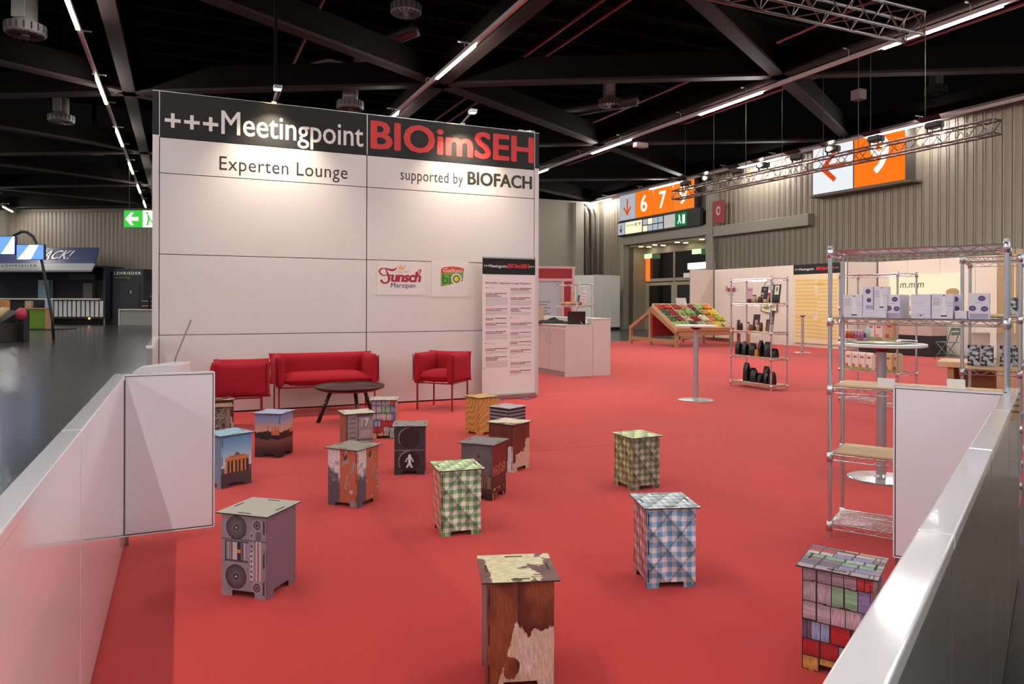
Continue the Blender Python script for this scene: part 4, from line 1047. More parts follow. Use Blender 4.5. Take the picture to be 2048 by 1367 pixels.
# bread shelf
for k in range(13):
    c = [(206,166,120),(150,90,60),(190,140,96),(120,60,50)][k % 4]
    z = (1.347 if k < 9 else .9)+.0
    o = tag(MB().ball((0,0,.035), .05, 8, 6, (1.1,1,.75)).build('bread_roll', mat('crust_%d' % (k % 4), c, .7), None, smooth=True), ORD[k] + ' bread roll on the distant shelf behind the counter', 'bread', 'bread rolls on the distant shelf')
    o.location = on(SE_, .06+.09*(k % 9), .08+.1*(k % 2), 1.347)
card(SE_, .3, .2, 1.347, .10, .30, mat('card_orange',(196,132,70),.5), 'orange card on the bread shelf')
card(SE_, .55, .2, 1.347, .12, .22, mat('card_dark2',(40,30,40),.5), 'dark card on the bread shelf')
card(SE_, .80, .2, 1.347, .16, .34, mat('card_dots',(226,190,186),.5), 'white card with red dots on the bread shelf', tuple((-.4+.3*i, -.25+.3*i, .1+.2*j, .2+.2*j, (176,50,50)) for i in range(3) for j in range(4)))
# ================================================================== WHITE STAND WALLS ON THE RIGHT
def panel_wall(label, p, q, h, n, m=M_BOOTH, z0=0.0):
    d = q-p; ang = math.atan2(d.y, d.x); L = d.length
    t = thing('stand_wall', label, 'partition wall', p, ang); w_ = L/n
    for k in range(n): MB().box(k*w_+.004, (k+1)*w_-.004, 0, .05, z0, h).build('panel', m, t, bevel=.003)
    MB().box(0, L, .01, .04, z0, h+.004).build('core', mat('stand_joint', (150,138,128), .6), t)
    if z0: MB().box(0, L, .0, .05, 0, z0).build('plinth', M_BLACK, t)
    return t
HB = 2.66
wA = panel_wall('long white stand wall behind the market stand and coffee shelf', hw(18.4, 21.8), hw(18.4, 15.8), HB, 6)
panel_wall('short white wall return left of the long stand wall', hw(17.3, 21.85), hw(18.38, 21.85), HB, 1)
c1, c2 = hw(18.4, 15.75), hw(19.2, 15.4)
panel_wall('narrow white wall piece in the corner behind the chrome shelf', c1, c2, HB, 1)
wB = panel_wall('white stand wall behind the white cartons at the right', hw(19.2, 15.35), hw(19.2, 6.5), HB, 9)
pl, pr_ = Vector((4.10,36.2,0)), Vector((5.62,35.6,0))
panel_wall('grey white screen wall behind the bread shelf', Vector((1.2,37.4,0)), pl, 2.78, 2, mat('screen_grey', (196,192,186), .5), .15)
panel_wall('grey white screen wall beside the hall entrance', pl+Vector((.02,0,0)), hw(20.6, 31.7), 2.8, 3, mat('screen_grey', (196,192,186), .5), .15)
# red fire equipment strip and signs
def wsign(name, label, cat, b0, b1, z0, z1, a=WA-.06, th=.05):
    return thing(name, label, cat, hw(a, b0, 0), RW)
t = wsign('fire_sign', 'red square fire hose sign on the beige cladding', 'sign', 24.9, 0, 0, 0, WA-.40)
MB().box(0,.75,-.02,.02,4.82,5.78).build('plate', mat('fire_red', (140,26,32), .5), t)
MB().disc(.38, 5.35, .2, -.024, 14, .7).build('hose_symbol', mat('fire_symbol', (206,170,166), .5), t); MB().disc(.40, 5.35, .12, -.026, 12, .6).build('symbol_gap', mat('fire_red', (140,26,32)), t)
t = thing('fire_strip', 'narrow red vertical sign with white symbols on the grey screen', 'sign', hw(20.42, 32.4, 0), RW)
MB().box(0,.42,-.02,.02,1.15,2.35).build('plate', mat('fire_red', (140,26,32)), t)
for k in range(4): MB().disc(.21, 1.3+.29*k, .09, -.024, 8).build('symbol', mat('fire_symbol', (206,170,166)), t)
# ------------------------------------------------------------------ hanging way signs (lit boxes)
E_OR = mat_emit('sign_orange', (255, 118, 26), 1.0); E_OR2 = mat_emit('sign_orange_soft', (250, 128, 40), .95); E_WH = mat_emit('sign_lit_white', (236, 240, 244), .95); E_GRY = mat_emit('sign_dim_white', (190, 196, 206), .8)
E_NUM = mat_emit('sign_number', (255, 250, 240), 1.25); E_ARR = mat_emit('sign_arrow', (226, 84, 30), .85)
def box_panel(t, x0, x1, z0, z1, m, name='light_panel'):
    MB().box(x0+.015, x1-.015, -.02, 0, z0, z1).build(name, m, t)
t = thing('way_sign', 'lit way sign with down arrow and the numbers 6 7 9 over the entrance', 'sign', hw(WA-.42, 32.15), RW)
MB().box(0, 6.05, .0, .3, 5.62, 7.05).build('casing', mat('sign_casing', (70,66,62), .5), t)
for x0, x1, m in ((0,1.42,E_GRY),(1.44,2.95,E_OR),(2.97,4.5,E_OR),(4.52,6.05,E_OR2)): box_panel(t, x0, x1, 5.68, 7.0, m)
MB().box(.65,.78,-.026,-.021,5.98,6.75).quad((.36,-.027,6.28),(.45,-.027,6.36),(.72,-.027,6.04),(.72,-.027,5.86)).quad((.72,-.027,5.86),(.72,-.027,6.04),(.98,-.027,6.36),(1.07,-.027,6.28)).build('arrow', E_ARR, t)
for s_, x in (('6',1.92),('7',3.45),('9',5.0)): text(s_, t, x, x+.52, 5.95, .78, -.026, E_NUM, bold=.03, name='numeral')
t = thing('info_sign', 'dark info sign strip with pictograms and green exit field over the entrance', 'sign', hw(WA-.56, 32.15), RW)
MB().box(0, 6.6, .0, .2, 4.84, 5.60).build('casing', M_BLACK, t)
box_panel(t, .03, .68, 4.92, 5.52, E_GRY); MB().box(.32,.38,-.03,-.024,5.05,5.42).quad((.2,-.03,5.2),(.24,-.03,5.24),(.35,-.03,5.1),(.35,-.03,5.0)).quad((.35,-.03,5.0),(.35,-.03,5.1),(.46,-.03,5.24),(.5,-.03,5.2)).build('arrow', M_BLACK, t)
box_panel(t, .72, 2.2, 4.92, 5.52, mat_emit('sign_cream', (255,244,206), 1.0)); text('service', t, .85, 1.5, 5.30, .12, -.025, M_BLACK); text('8 9', t, 1.6, 2.1, 5.26, .16, -.025, M_BLACK, bold=.02)
for i in range(4):
    for j in range(2): box_panel(t, 2.28+i*.42, 2.66+i*.42, 4.92+j*.32, 5.19+j*.32, [mat_emit('sign_cream', (255,244,206), 1), E_GRY][(i+j) % 2 if i < 2 else 1], 'pictogram')
box_panel(t, 4.0, 4.85, 4.92, 5.52, mat_emit('sign_pale', (214,208,204), .75))
g_ = MB().box(4.88, 5.7, -.02, 0, 4.92, 5.52).build('exit_field', mat_emit('exit_green', (20, 120, 60), 1.0), t)
MB().box(5.4,5.58,-.026,-.021,5.02,5.42).build('exit_door', E_NUM, t); MB().ball((5.18,-.03,5.40),.04,8,5).box(5.14,5.24,-.026,-.021,5.2,5.36).quad((5.14,-.026,5.2),(5.2,-.026,5.2),(5.1,-.026,5.02),(5.04,-.026,5.06)).quad((5.18,-.026,5.2),(5.24,-.026,5.2),(5.32,-.026,5.06),(5.26,-.026,5.02)).build('exit_runner', E_NUM, t)
t = thing('way_sign', 'lit way sign with left arrow and the number 9 on the right wall', 'sign', hw(WA-.50, 19.35), RW)
MB().box(0, 3.72, .0, .44, 5.28, 7.08).build('casing', mat('sign_casing', (70,66,62), .5), t)
box_panel(t, .02, 1.74, 5.33, 7.05, E_WH); box_panel(t, 1.78, 3.70, 5.33, 7.05, E_OR)
MB().box(.62,1.45,-.028,-.022,6.12,6.30).quad((.35,-.028,6.21),(.50,-.028,6.34),(.95,-.028,6.76),(1.07,-.028,6.64),(.60,-.028,6.21),(1.07,-.028,5.78),(.95,-.028,5.66),(.42,-.028,6.12)).build('arrow', E_ARR, t)
text('9', t, 2.45, 3.10, 5.72, 1.15, -.027, E_NUM, bold=.03, name='numeral')
MB().box(-.05, 3.95, -.08, .55, 5.22, 5.28).build('ledge', M_CLADB, t)
# ------------------------------------------------------------------ trusses
M_TR = mat('truss_alu', (118, 106, 104), .36, metal=1.0)
def truss(label, p, ang, L, s, z, bay, r=.022, name='lighting_truss'):
    t = thing(name, label, 'truss', (p.x, p.y, z), ang)
    for y in (0, s):
        for zz_ in (0, s): MB().tube([(0,y,zz_),(L,y,zz_)], r, 10).build('chord', M_TR, t, smooth=True)
    n = int(L/bay); b_ = L/n
    dv = MB().tube([(0,0,0),(b_/2,0,s),(b_,0,0)], r*.42, 6).mesh('brace', M_TR); dh = MB().tube([(0,0,0),(b_/2,s,0),(b_,0,0)], r*.42, 6).mesh('brace_flat', M_TR)
    for k in range(n):
        link('brace', dv, t, (k*b_,0,0)); link('brace', dv, t, (k*b_,s,0)); link('brace', dh, t, (k*b_,0,0)); link('brace', dh, t, (k*b_,0,s))
    for x in (0, L):
        MB().tube([(x,0,0),(x,s,0),(x,s,s),(x,0,s),(x,0,0)], r*.8, 8).tube([(x,0,0),(x,s,s)], r*.5, 6).build('end_frame', M_TR, t)
    return t
pA = hw(14.3, 19.0); 
TR = truss('long dark lighting truss with spotlights hanging before the beige cladding', pA, RW, 10.1, .27, 4.72, .50)
pB = hw(11.4, 8.4)
tB = truss('bright aluminium truss end hanging at the top right', Vector((6.62,12.25,0)), HA+R(180), 7.0, .38, 5.82, .62, .026)
M_CAB = mat('steel_cable', (22,20,20), .7)
for k in range(7):
    x = .5+k*1.35; MB().tube([(x,.13,.26),(x,.13,2.7)], .008, 5).build('suspension_cable', M_CAB, TR)
    MB().tube([(x-.15,0,.26),(x,.13,.6),(x+.15,.26,.26)], .006, 5).build('cable_bridle', M_CAB, TR)
for x in (.8, 4.0): MB().tube([(x,.19,.38),(x,.19,1.2)], .008, 5).build('suspension_cable', M_CAB, tB)
MB().box(6.8,7.05,.02,.24,1.45,1.68).tube([(6.92,.13,.3),(6.92,.13,2.5)], .008, 5).build('chain_hoist', mat('hoist_dull', (66,52,50), .7), TR)
M_HEAD = mat('lamp_black', (18,18,20), .45); M_SL = mat_emit('truss_lens', (255,244,220), 45)
def truss_lamp(k, x, aim, watts):
    p = TR.location + Vector((math.cos(RW)*x, math.sin(RW)*x, 0)) + Vector((0,0,.42))
    t = thing('truss_spotlight', ['first','second','third','fourth','fifth','sixth','seventh','eighth'][k] + ' black spotlight from the left end of the long truss', 'spotlight', p, RW, 'spotlights on the long truss')
    sg = 1 if aim > 0 else -1
    MB().box(-.15,.15,-.12*1,.12,-.08,.06).build('housing', M_HEAD, t, bevel=.03)
    [MB().box(x_-.01,x_+.01,-.02,.02,-.16,.05).build('bracket', M_HEAD, t) for x_ in (-.16,.16)]
    MB().quad((-.22,-.1,.07),(.22,-.1,.07),(.26,-.24,.14),(-.26,-.24,.14)).build('barn_door', M_HEAD, t)
    MB().ball((0,-.13 if sg < 0 else .13,-.02), .055, 10, 6).build('lens', M_SL, t, smooth=True)
    ld = bpy.data.lights.new('spot_beam', 'SPOT'); ld.energy = watts; ld.spot_size = R(88); ld.spot_blend = .7; ld.shadow_soft_size = .06; ld.color = (1,.90,.74)
    lo = bpy.data.objects.new('spot_beam', ld); COL.objects.link(lo); lo.parent = t; lo.location = (0, .22*sg, -.10); lo.rotation_euler = (R(aim), 0, 0)
for k, (x, aim) in enumerate(((.7,52),(1.75,-40),(3.0,52),(4.0,-40),(5.2,52),(6.3,-40),(7.5,52),(8.9,50))): truss_lamp(k, x, aim, TRUSS_SPOT)
# ================================================================== MARKET STAND
A0, A1, B0, B1 = 14.15, 16.45, 18.55, 21.2; BR = 19.9
ms = thing('market_stand', 'wooden market stand with sloping trays full of fruit and vegetables', 'market stand', hw(A0, B0), HA)
LX, LY = A1-A0, B1-B0; RY = BR-B0; ZF, ZR = .50, 1.27
for x in (0, LX-.1):
    for y, h in ((0,ZF),(RY+.05,ZR-.05),(LY-.1,.62)): MB().box(x, x+.1, y, y+.1, 0, h).build('leg', M_TIMBER, ms, bevel=.006)
for x in (0.0, LX-.1):
    o = MB().add([(x+.01,0,ZF-.14),(x+.09,0,ZF-.14),(x+.09,0,ZF),(x+.01,0,ZF),(x+.01,RY+.1,ZR-.14),(x+.09,RY+.1,ZR-.14),(x+.09,RY+.1,ZR),(x+.01,RY+.1,ZR)], [(0,1,2,3),(4,7,6,5),(0,4,5,1),(1,5,6,2),(2,6,7,3),(3,7,4,0)]).build('gable_beam', M_TIMBER, ms)
    o = MB().add([(x+.01,LY,.45),(x+.09,LY,.45),(x+.09,LY,.60),(x+.01,LY,.60),(x+.01,RY+.1,ZR-.2),(x+.09,RY+.1,ZR-.2),(x+.09,RY+.1,ZR-.08),(x+.01,RY+.1,ZR-.08)], [(3,2,1,0),(5,6,7,4),(1,5,4,0),(2,6,5,1),(3,7,6,2),(0,4,7,3)]).build('gable_beam', M_TIMBER, ms)
    MB().box(x+.02, x+.08, 0, LY, .12, .24).build('stretcher', M_TIMBER, ms)
MB().box(0, LX, 0, .06, ZF-.14, ZF-.02).build('front_rail', M_TIMBER, ms)
MB().box(0.05, LX-.05, RY-.02, RY+.02, .3, ZR-.15).build('red_cloth', mat('stand_red', (150,40,40), .7), ms)
MB().box(LX, LX+.75, .02, .6, ZF-.06, ZF-.02).box(LX+.66,LX+.74,.04,.12,0,ZF-.06).box(LX+.66,LX+.74,.5,.58,0,ZF-.06).build('side_bench', M_TIMBER, ms)
sl = math.atan2(ZR-ZF, RY); ca, sa = math.cos(sl), math.sin(sl); SLn = math.hypot(ZR-ZF, RY)
tr_ = empty('tray', ms, (0,0,ZF), (sl,0,0))
MB().box(0, LX, 0, SLn, -.02, .0).build('tray_floor', M_TIMBER, tr_)
for y in (0, SLn-.04): MB().box(0, LX, y, y+.04, -.02, .13).build('tray_edge', M_WOOD, tr_)
CW = [0,.33,.66,.99,1.32,1.62,1.92,2.30]; RWs = [.04,.42,.82,1.20,SLn-.04]
for x in (0,.64,1.28,1.60,LX-.03): MB().box(x, x+.03, .04, SLn-.04, 0, .12).build('divider', M_WOOD, tr_)
for y in RWs[1:4]: MB().box(.03, LX-.03, y-.012, y+.012, 0, .09).build('divider', M_WOOD, tr_)
PRD = {'tomato':((196,50,40),.040,(1,1,.85)),'apple':((176,40,44),.042,(1,1,.95)),'cucumber':((44,84,40),.034,(.9,2.6,.9)),'courgette':((58,92,44),.032,(.9,2.6,.9)),'radish':((176,44,66),.030,(1,1,1)),
 'mushroom':((222,204,178),.032,(1,1,.7)),'cauliflower':((226,222,190),.07,(1,1,.8)),'lettuce':((126,164,70),.08,(1,1,.7)),'cabbage':((150,184,110),.075,(1,1,.9)),'carrot':((222,130,48),.028,(.8,2.8,.8)),
 'lemon':((236,208,60),.038,(1,1.25,1)),'orange':((236,140,40),.042,(1,1,1)),'potato':((196,152,104),.038,(1.2,1,.8)),'red onion':((140,52,70),.038,(1,1,.9)),'green pear':((176,190,72),.04,(1,1,1.15)),'leek':((170,190,120),.026,(.8,3.2,.8)),'pumpkin':((206,146,60),.06,(1,1,.8)),'aubergine':((52,34,50),.04,(1,1.9,1))}
LAY = [['lettuce','lettuce','aubergine','leek','potato','lemon','mushroom'],
       ['courgette','red onion','mushroom','radish','cauliflower','carrot','green pear'],
       ['cucumber','radish','leek','cabbage','cucumber','pumpkin','lemon'],
       ['tomato','tomato','apple','potato','red onion','cabbage','orange']]
RN = ['lowest','second','third','top']; CN = ['first','second','third','fourth','fifth','sixth','seventh']
rp = random.Random(5); pm_ = {}
MSM = Matrix.Translation(ms.location) @ Matrix.Rotation(HA, 4, 'Z') @ Matrix.Translation((0,0,ZF)) @ Matrix.Rotation(sl, 4, 'X')
for k_, (c, r_, sz) in PRD.items():
    m_ = MB().ball((0,0,0), r_*1.25, 8, 6, sz); pm_[k_] = m_.mesh(k_.replace(' ','_'), mat('produce_'+k_.replace(' ','_'), c, .45, var=.15, scale=20), smooth=True)
for j in range(4):
    for i in range(7):
        k_ = LAY[j][i]; c, r_, sz = PRD[k_]; x0, x1, y0, y1 = CW[i]+.05, CW[i+1]-.03, RWs[j]+.05, RWs[j+1]-.04
        n = 4 if r_ > .055 else 9
        for q in range(n):
            nx = 2 if r_ > .055 else 3
            gx, gy = (q % nx + .5)/nx, (q//nx + .5)/(n//nx)
            x = x0+(x1-x0)*gx+rp.uniform(-.015,.015); y = y0+(y1-y0)*gy+rp.uniform(-.02,.02)
            o = bpy.data.objects.new(k_.replace(' ','_'), pm_[k_]); COL.objects.link(o)
            o.matrix_world = MSM @ Matrix.Translation((x, y, .085+rp.uniform(0,.03))) @ Euler((rp.uniform(-.2,.2),rp.uniform(-.2,.2),rp.uniform(-.5,.5))).to_matrix().to_4x4()
            tag(o, '%s in the %s crate of the %s row on the market stand' % (k_, CN[i], RN[j]), 'produce', 'produce in crate %d %d' % (j, i))
o = tag(MB().box(0,.42,-.006,.006,0,.26).build('price_board', M_SIGNW), 'white blank board propped on the ridge of the market stand', 'price board'); o.location = hw(A0+.95, BR-.12, ZR+.05); o.rotation_euler = (R(-15),0,HA)
# ================================================================== THINGS ON THE WHITE STAND WALLS
def on_wall(name, label, cat, b0, a=18.4): return thing(name, label, cat, hw(a-.055, b0, 0), RW)
t = on_wall('programme_poster', 'tall yellow striped programme poster with black header on the stand wall', 'poster', 17.85)
MB().box(0,1.85,0,.01,.12,2.34).build('sheet', mat('poster_cream', (222,206,170), .5), t); MB().box(0,1.85,-.004,0,2.34,2.66).build('header', M_DARK, t)
text('+++Meetingpoint', t, .06, .85, 2.47, .07, -.006, M_TEXTW, bold=.02); text('BIOimSEH', t, .95, 1.62, 2.46, .10, -.006, M_RED, bold=.05); text('+++', t, 1.66, 1.8, 2.47, .07, -.006, M_TEXTW)
yl = MB(); 
for k in range(16): yl.rect(.08, .8+.5*rr.random(), .3+k*.12, .36+k*.12+.03*rr.random(), -.003); yl.rect(1.0, 1.75, .28+k*.12, .33+k*.12+.04*rr.random(), -.003)
yl.build('yellow_rows', mat('poster_yellow', (222,186,104), .5), t)
t = on_wall('ribbon_sign', 'round award badge with red ribbon on the stand wall', 'poster', 18.95)
MB().disc(0,1.95,.24,-.002,24).build('ring', mat('badge_grey',(120,110,100),.5), t); MB().disc(0,1.95,.19,-.004,24).build('field', M_SIGNW, t); MB().box(-.1,.1,-.006,-.003,2.14,2.26).build('ribbon_top', mat('ribbon_red',(160,50,50),.5), t)
MB().quad((-.1,-.005,1.76),(.1,-.005,1.76),(.12,-.005,1.58),(0,-.005,1.68),(-.12,-.005,1.58)).build('ribbon_tail', mat('ribbon_red',(160,50,50)), t)
for k in range(3): MB().box(-.13,.13,-.006,-.005,1.88+.06*k,1.905+.06*k).build('badge_line', mat('badge_grey',(120,110,100)), t)
t = on_wall('honey_badge', 'six sided yellow and grey badge above the far bar table', 'poster', 18.95)
hx = [(-.38,1.12),(0,1.04),(.38,1.12),(.38,1.48),(0,1.60),(-.38,1.48)]
MB().quad(*[(x,-.003,z) for x,z in hx]).build('border', mat('badge_olive',(110,104,80),.5), t); MB().quad(*[(x*.9,-.005,1.32+(z-1.32)*.86) for x,z in hx]).build('field', mat('badge_cream',(232,218,190),.5), t)
MB().quad((-.1,-.007,1.5),(.1,-.007,1.5),(.1,-.007,1.58),(0,-.007,1.63),(-.1,-.007,1.58)).build('yellow_tip', mat('badge_yellow', (238,180,50)), t)
text('Biofino', t, -.28, .28, 1.24, .16, -.008, mat('badge_olive',(110,104,80)), bold=.03, shear=.1)
t = on_wall('logo_poster', 'small pink Funsch logo on the stand wall behind the coffee shelf', 'poster', 21.1)
text('Funsch', t, .0, .48, 1.83, .18, -.003, MW, bold=.06, shear=.25); text('Marzipan', t, .12, .40, 1.68, .07, -.003, MN)
t = on_wall('lit_menu', 'bright cream lit menu board on the stand wall behind the cartons', 'sign', 14.9, 19.2)
MB().box(0,2.15,-.03,0,1.62,2.22).build('board', mat_emit('menu_glow', (255,244,206), .9), t); text('m.m.m', t, .35, 1.1, 1.86, .2, -.034, M_TEXTK, shear=.2); MB().ball((1.95,-.05,1.72),.14,10,6,(1.4,.2,.8)).build('food_picture', mat('food_print',(176,140,96),.6), t)
t = thing('bar_counter', 'low counter with black front below the lit menu board', 'counter', hw(17.9, 15.0), RW)
MB().box(0,2.3,0,.6,.02,.55).build('front', M_BLACK, t); MB().box(-.02,2.32,-.02,.62,.55,.92).build('ledge', mat('ledge_grey',(176,152,142),.5), t, bevel=.01); MB().box(.6,1.9,.1,.5,.92,1.1).build('glass_case', mat('case_olive',(150,140,110),.2), t)
# green folding chair
MCH = mat('green_metal', (74,108,104), .4)
t = thing('folding_chair', 'green folding garden chair with slatted seat beside the black counter', 'chair', (10.95, 18.2, 0), R(-150))
for k in range(2): MB().box(-.2,.2,.205,.22,.62+.11*k,.70+.11*k).build('back_slat', MCH, t)
for k in range(4): MB().box(-.19,.19,-.2+.1*k,-.12+.1*k,.43,.445).build('seat_slat', MCH, t)
for s_ in (-1,1):
    MB().tube([(s_*.2,.22,.82),(s_*.2,.1,.45),(s_*.2,-.22,0)], .011, 6).build('front_leg', MCH, t); MB().tube([(s_*.17,-.2,.44),(s_*.17,.22,0)], .011, 6).build('rear_leg', MCH, t)
MB().tube([(-.2,-.12,.14),(.2,-.12,.14)], .009, 6).build('stretcher', MCH, t)
# timber table, upright boards and kraft poster at the right edge
t = thing('timber_table', 'pale wooden block table behind the shelf at the right', 'table', (5.20, 8.1, 0), R(-35.5))
MB().box(-.36,.36,-.3,.3,.70,.76).build('top', M_WOOD, t, bevel=.004); MB().box(-.26,-.20,-.25,.25,0,.70).build('side_board', M_TIMBER, t); MB().box(.20,.26,-.25,.25,0,.70).build('side_board', M_TIMBER, t); MB().box(-.2,.2,.2,.24,0,.70).build('back_board', M_TIMBER, t)
t = thing('timber_upright', 'tall pale timber upright boards behind the right edge shelf', 'wooden post', (4.72,7.05,0), R(-35.5))
MB().box(0,.14,0,.03,0,1.93).build('board', M_WOOD, t); MB().box(.15,.21,.01,.05,0,1.93).build('board', M_WOOD, t); MB().box(-.1,.3,-.1,.15,0,.03).build('foot', M_WOOD, t)
t = thing('kraft_poster', 'kraft brown poster board with green band cut by the right frame edge', 'poster', (4.62,6.45,0), R(-35.5))
MB().box(0,.85,0,.02,.35,1.86).build('board', M_KR, t); MB().rect(0,.85,1.72,1.86,-.002).build('header', M_DARK, t); MB().rect(0,.85,1.50,1.70,-.002).build('green_band', mat('poster_green',(64,120,56),.5), t)
MB().rect(0,.85,.98,1.2,-.002).build('pale_band', mat('poster_pale',(214,190,172),.5), t); text('BIOimSEH', t, .12,.7,1.76,.05,-.004,M_RED,bold=.04)
ln = MB()
for k in range(9): ln.rect(.02,.7,.42+k*.055,.44+k*.055,-.002)
ln.build('brown_print', mat('brown_ink',(96,64,44),.5), t); MB().box(.1,.16,-.05,.1,0,.35).box(.69,.75,-.05,.1,0,.35).build('foot', M_ALU, t)
# ================================================================== RED FRAMED STALL behind the counter
t = thing('display_stall', 'red framed glass stall behind the reception counter', 'display case', (.2,21.6,0), R(4))
MRD = mat('stall_red',(140,24,34),.45); MPK = mat('stall_pink',(196,160,158),.4)
MB().box(0,1.66,0,.06,2.12,2.42).build('red_header', MRD, t); MB().box(1.36,1.60,-.01,.06,.1,2.1).build('red_post', MRD, t)
MB().box(-.02,1.7,-.02,.08,2.42,2.48).box(1.30,1.36,-.02,.08,0,2.12).box(1.60,1.68,-.02,.4,0,2.42).box(0,1.66,-.015,.08,2.04,2.12).build('pale_frame', MPK, t)
MB().box(0,1.3,.02,.03,.1,2.04).build('pane', mat('stall_glass',(170,178,182),.08,spec=.6), t); MB().box(.05,1.2,.3,.33,.1,2.0).build('back_sheet', mat('stall_sheet',(196,200,204),.5), t)
for k in range(5): MB().rect(.25,.95-.1*(k % 2),1.05+.09*k,1.08+.09*k,.018).build('glass_lettering', mat('glass_ink',(110,112,120),.5), t)
o = tag(MB().box(-.09,.09,-.06,.06,0,.36).build('beige_box', mat('beige_card',(196,158,138),.6)), 'narrow beige box standing at the left end of the reception counter', 'box'); o.location = hw(6.75, 13.45, .985); o.rotation_euler = (0,0,HA)
# ================================================================== SNACK AREA AT THE FAR LEFT
KA = math.atan2(wl_d.y, wl_d.x); KY = 43.2
t = thing('food_trailer', 'dark food trailer with raised blue hatch and white slatted front', 'food trailer', (-24.35, KY-.2, 0), KA)
MTR = mat('trailer_dark',(34,34,40),.5); MBL = mat('hatch_blue',(52,62,96),.45); MHG = mat('hatch_grey',(150,148,150),.5); MSL = mat('slat_white',(206,206,208),.45)
MB().box(-9,0,.3,2.0,.35,1.5).build('body', MTR, t); MB().box(-9,0,1.85,2.0,1.5,3.4).build('rear_wall', MTR, t); MB().box(-9,0.05,.3,2.0,3.4,3.5).build('roof', MTR, t); MB().box(-.15,0,.3,2.0,1.5,3.4).build('end_wall', MTR, t)
MB().box(-9.0,-.35,.1,.5,1.48,1.56).build('counter_shelf', M_BOOTH, t)
for k in range(14): MB().box(-4.1+k*.29,-4.1+k*.29+.2,.26,.30,.46,1.42).build('front_slat', MSL, t)
MB().add([(-9.5,-.9,3.2),(-.05,-.9,3.2),(-.12,-.55,3.62),(-9.5,-.55,3.62),(-9.5,-.85,3.1),(-.05,-.85,3.1),(-.12,-.45,3.55),(-9.5,-.45,3.55)],[(0,1,2,3),(7,6,5,4),(0,4,5,1),(1,5,6,2),(2,6,7,3)]).build('hatch_border', MHG, t)
MB().add([(-9.5,-.55,3.62),(-.12,-.55,3.62),(-.52,.4,4.62),(-9.5,.4,4.62),(-9.5,-.45,3.55),(-.12,-.45,3.55),(-.52,.5,4.55),(-9.5,.5,4.55)],[(0,1,2,3),(7,6,5,4),(0,4,5,1),(1,5,6,2),(2,6,7,3)]).build('hatch', MBL, t)
ht = empty('hatch_print', t, (0,-.57,3.62), (R(-43.5),0,0))
text('SNACK!', ht, -4.6,-1.85,.35,.75,-.02,M_TEXTW,bold=.01,shear=.2); text('LEHRIEDER', t, -5.6,-3.4,3.40,.13,-.93,M_TEXTK,bold=.03,spacing=1.3); text('catering party-service', t, -5.5,-3.3,3.25,.08,-.95,mat('olive_ink',(90,100,60),.5))
for x in (-1.0,-3.4): MB().ball((x,.27,.36),.06,8,5).build('marker_lamp', mat_emit('amber',(255,170,60),5), t)
MB().box(-5.2,-4.5,1.4,1.8,1.56,2.7).build('fridge', mat('fridge_glow',(150,180,190),.3), t); MB().box(-3.1,-1.4,1.3,1.8,2.7,3.1).build('extractor', mat('extractor',(60,58,60),.4), t); MB().box(-2.3,-1.7,1.5,1.8,1.56,2.5).build('oven', mat('oven_grey',(110,100,96),.3), t)
MB().lathe([(0,0),(.05,0),(.05,.35)],10,(-.2,.5,0)).build('support_leg', M_ALU, t); MB().lathe([(0,-.1),(.3,-.1),(.3,.1),(0,.1)],18,(0,0,0)).build('wheel', M_BLACK, t).matrix_local = Matrix.Translation((-5,1.0,.3)) @ Matrix.Rotation(R(90),4,'X')
t = thing('kitchen_container', 'dark container with lettered white and green sign beside the trailer', 'container', (-24.15, KY+.5, 0), KA)
MB().box(0,2.0,0,1.2,0,3.35).build('body', MTR, t, bevel=.03); MB().box(.55,1.75,-.03,0,.1,2.6).build('door', mat('container_door',(42,42,46),.4), t); MB().box(1.2,1.26,-.06,-.03,1.85,2.05).build('handle', M_STEEL, t)
text('LEHRIEDER', t, .15,1.85,3.0,.17,-.02,M_TEXTW,bold=.04,spacing=1.25); text('catering', t, .2,1.2,2.78,.12,-.02,mat('lime_ink',(140,160,60),.5),shear=.3); MB().ball((1.1,-.04,.3),.05,8,5).build('lamp', mat_emit('tiny_lamp',(255,240,220),4), t)
t = thing('sales_counter', 'long white sales counter beside the dark container', 'counter', (-22.9, 42.3, 0), KA)
MB().box(0,6,0,.9,.0,.88).build('front', M_GREY, t); MB().box(-.05,6,-.08,1,.88,.94).build('top', M_BOOTH, t); MB().box(-.05,0,-.08,1,0,.88).build('end_panel', M_BOOTH, t)
for k, (x, z) in enumerate(((1.2,.94),(1.75,.94),(1.2,1.22),(1.75,1.22),(1.7,1.5))):
    o = tag(MB().mat(0).box(0,.46,0,.35,0,.26).mat(1).box(.04,.42,-.004,0,.17,.22).build('black_box', [M_BLACK, M_GREY]), ['black box at the lower left of the stack on the white counter','black box at the lower right of the stack on the white counter','black box in the second layer, left, on the white counter','black box in the second layer, right, on the white counter','topmost black box on the white counter'][k], 'box'); o.location = Vector((-22.9,42.5,z)) + wl_d*x; o.rotation_euler = (0,0,KA)
sw = MB().box(-4.3,.0,0,.05,0,2.6).build('wall_screen', mat('screen_grey',(196,192,186)), None); sw.location = (-18.0,44.4,0); sw.rotation_euler = (0,0,KA); tag(sw, 'plain grey screen wall behind the white sales counter', 'partition wall')
